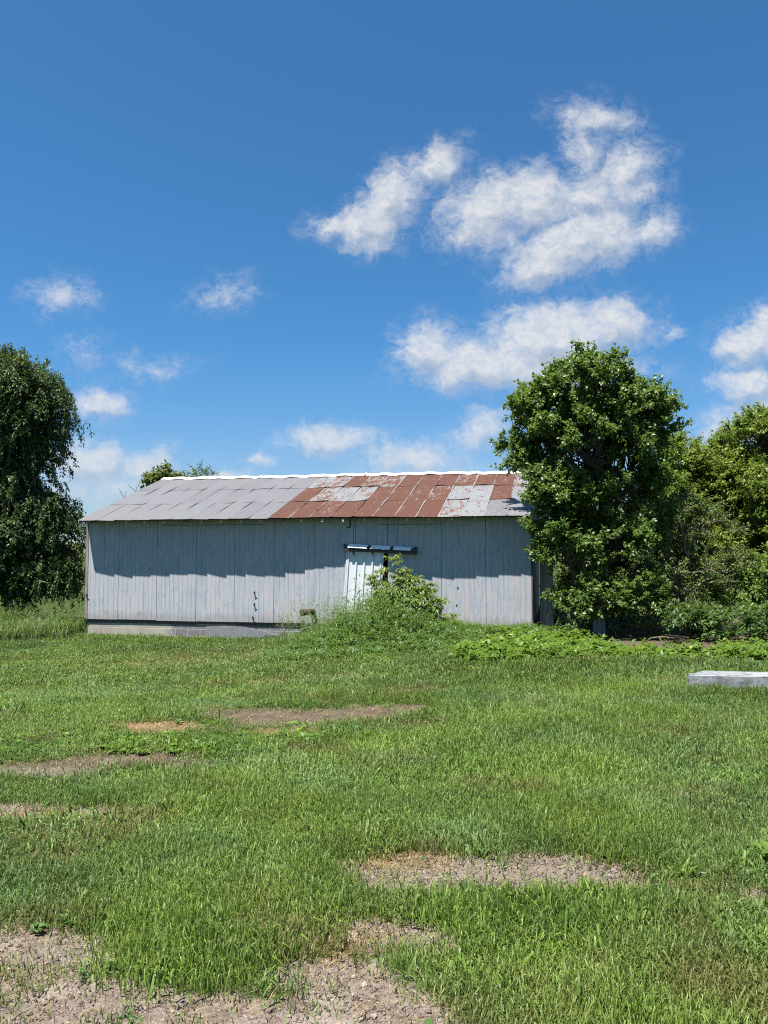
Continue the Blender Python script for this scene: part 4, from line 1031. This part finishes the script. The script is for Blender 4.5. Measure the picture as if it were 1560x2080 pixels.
def make_world():
    w = NT('World', True); sc.world = w.owner
    sky = w.n('ShaderNodeTexSky', sky_type='NISHITA', sun_disc=False, sun_elevation=math.asin(-SUN.z), sun_rotation=math.atan2(-SUN.x, -SUN.y),
              air_density=1.0, dust_density=.4, ozone_density=2.2, altitude=300)
    d = w.n('ShaderNodeTexCoord').outputs['Generated']
    s = w.n('ShaderNodeSeparateXYZ', {0: d})
    yy = w.math('MAXIMUM', w.math('ABSOLUTE', s.outputs[1]), .05)
    p = w.n('ShaderNodeCombineXYZ', {0: w.math('DIVIDE', s.outputs[0], yy), 1: w.math('DIVIDE', s.outputs[2], yy)}).outputs[0]
    # cloud field as a node group, evaluated twice (the second time a little higher up, for the shading)
    g = bpy.data.node_groups.new('cloud_field', 'ShaderNodeTree')
    g.interface.new_socket('P', in_out='INPUT', socket_type='NodeSocketVector')
    g.interface.new_socket('F', in_out='OUTPUT', socket_type='NodeSocketFloat')
    g.interface.new_socket('S', in_out='OUTPUT', socket_type='NodeSocketFloat')
    class G(NT):
        def __init__(s): s.t = g
    q = G(); gi = g.nodes.new('NodeGroupInput').outputs[0]; go = g.nodes.new('NodeGroupOutput')
    def warp(p, scale, amt, det=2):
        n = q.noise(p, scale, det, .55).outputs['Color']
        return q.vm('ADD', p, q.scale(q.vm('SUBTRACT', n, (.5,.5,.5)).outputs[0], (amt,amt*.8,0))).outputs[0]
    pw_ = warp(gi, 16, .045); pw_ = warp(pw_, 45, .022, 3); pw_ = warp(pw_, 120, .013, 4)
    acc = 0.0
    sx_ = q.n('ShaderNodeSeparateXYZ', {0: pw_})
    for cx, cy, rx, ry, a, wt in CL:
        mp = q.n('ShaderNodeMapping', {'Vector': q.n('ShaderNodeCombineXYZ', {0: sx_.outputs[0], 1: sx_.outputs[1], 2: acc}).outputs[0], 'Location': (cx,cy,0), 'Rotation': (0,0,R(a)), 'Scale': (rx*1.17,ry*1.15,1e6)}, vector_type='TEXTURE')
        ln = q.n('ShaderNodeVectorMath', {0: mp.outputs[0]}, operation='LENGTH').outputs['Value']
        f = q.math('MULTIPLY_ADD', ln, -wt, wt)
        acc = f if acc == 0.0 else q.math('SMOOTH_MAX', acc, f, .25)
    n1 = q.noise(pw_, 30, 10, .68).outputs[0]
    f = q.math('MULTIPLY_ADD', q.math('SUBTRACT', n1, .5), 1.05, acc)
    g.links.new(f, go.inputs[0]); g.links.new(q.math('MULTIPLY_ADD', q.math('SUBTRACT', q.noise(pw_, 20, 2, .5).outputs[0], .5), .7, acc), go.inputs[1])
    def field(v):
        nd = w.t.nodes.new('ShaderNodeGroup'); nd.node_tree = g; w.t.links.new(v, nd.inputs[0]); return nd.outputs
    f0 = field(p); f1 = field(w.vm('ADD', p, (-.006,.016,0)).outputs[0]); F0 = f0[0]
    wisp = w.step(w.noise(w.scale(p, (1.0,1.25,1)), 55, 8, .7, .8).outputs[0], .36, .62)
    al = w.math('ADD', w.math('MULTIPLY', w.math('MULTIPLY', w.step(F0, -.30, .30), wisp), .27), w.math('MULTIPLY', w.step(F0, .0, .72), .71))
    al = w.math('MULTIPLY', al, .97)
    sh = w.step(w.math('ADD', w.math('MULTIPLY', w.math('SUBTRACT', F0, f1[0]), .35), w.math('SUBTRACT', f0[1], f1[1])), -.55, .25)
    bright = w.mix(sh, (.58,.65,.76), (.90,.92,.95))
    # far low clouds are hazier
    hz = w.step(s.outputs[2], .22, .04)
    bright = w.mix(w.math('MULTIPLY', hz, .35), bright, (.50,.64,.82))
    k = 1/(2**EXPO)/SKY_STR
    bright = w.vm('SCALE', bright); bright.inputs['Scale'].default_value = k*.86
    up = w.step(s.outputs[2], .0, .03)
    skyc = w.mix(1.0, sky.outputs[0], w.mix(w.step(s.outputs[2], .0, .30), (.62,.72,.87), (.36,.76,1.0)), 'MULTIPLY')
    c = w.mix(w.math('MULTIPLY', al, up), skyc, bright.outputs[0])
    bg = w.n('ShaderNodeBackground', {'Color': c, 'Strength': SKY_STR})
    w.n('ShaderNodeOutputWorld', {'Surface': bg.outputs[0]})
make_world()

sl = bpy.data.lights.new('sun', 'SUN'); sl.energy = 5.0; sl.angle = R(.53); sl.color = (1.0, .955, .88)
so = bpy.data.objects.new('sun', sl); COL.objects.link(so)
so.rotation_mode = 'QUATERNION'; so.rotation_quaternion = SUN.to_track_quat('-Z', 'Y')

cd = bpy.data.cameras.new('camera'); cam = bpy.data.objects.new('camera', cd); COL.objects.link(cam)
cd.sensor_fit = 'HORIZONTAL'; cd.sensor_width = 36; cd.lens = 36; cd.clip_end = 20000; cd.clip_start = .05
cam.location = (0, 0, 1.9); cam.rotation_euler = (R(90+3.16), 0, 0)
sc.camera = cam
sc.view_settings.view_transform = 'Standard'; sc.view_settings.look = 'None'
sc.view_settings.exposure = EXPO; sc.view_settings.gamma = 1
sc.cycles.max_bounces = 5; sc.cycles.diffuse_bounces = 3; sc.cycles.glossy_bounces = 2; sc.cycles.transmission_bounces = 3; sc.cycles.transparent_max_bounces = 4
sc.cycles.use_denoising = False; sc.cycles.filter_width = 1.1; sc.cycles.sample_clamp_indirect = 3.0
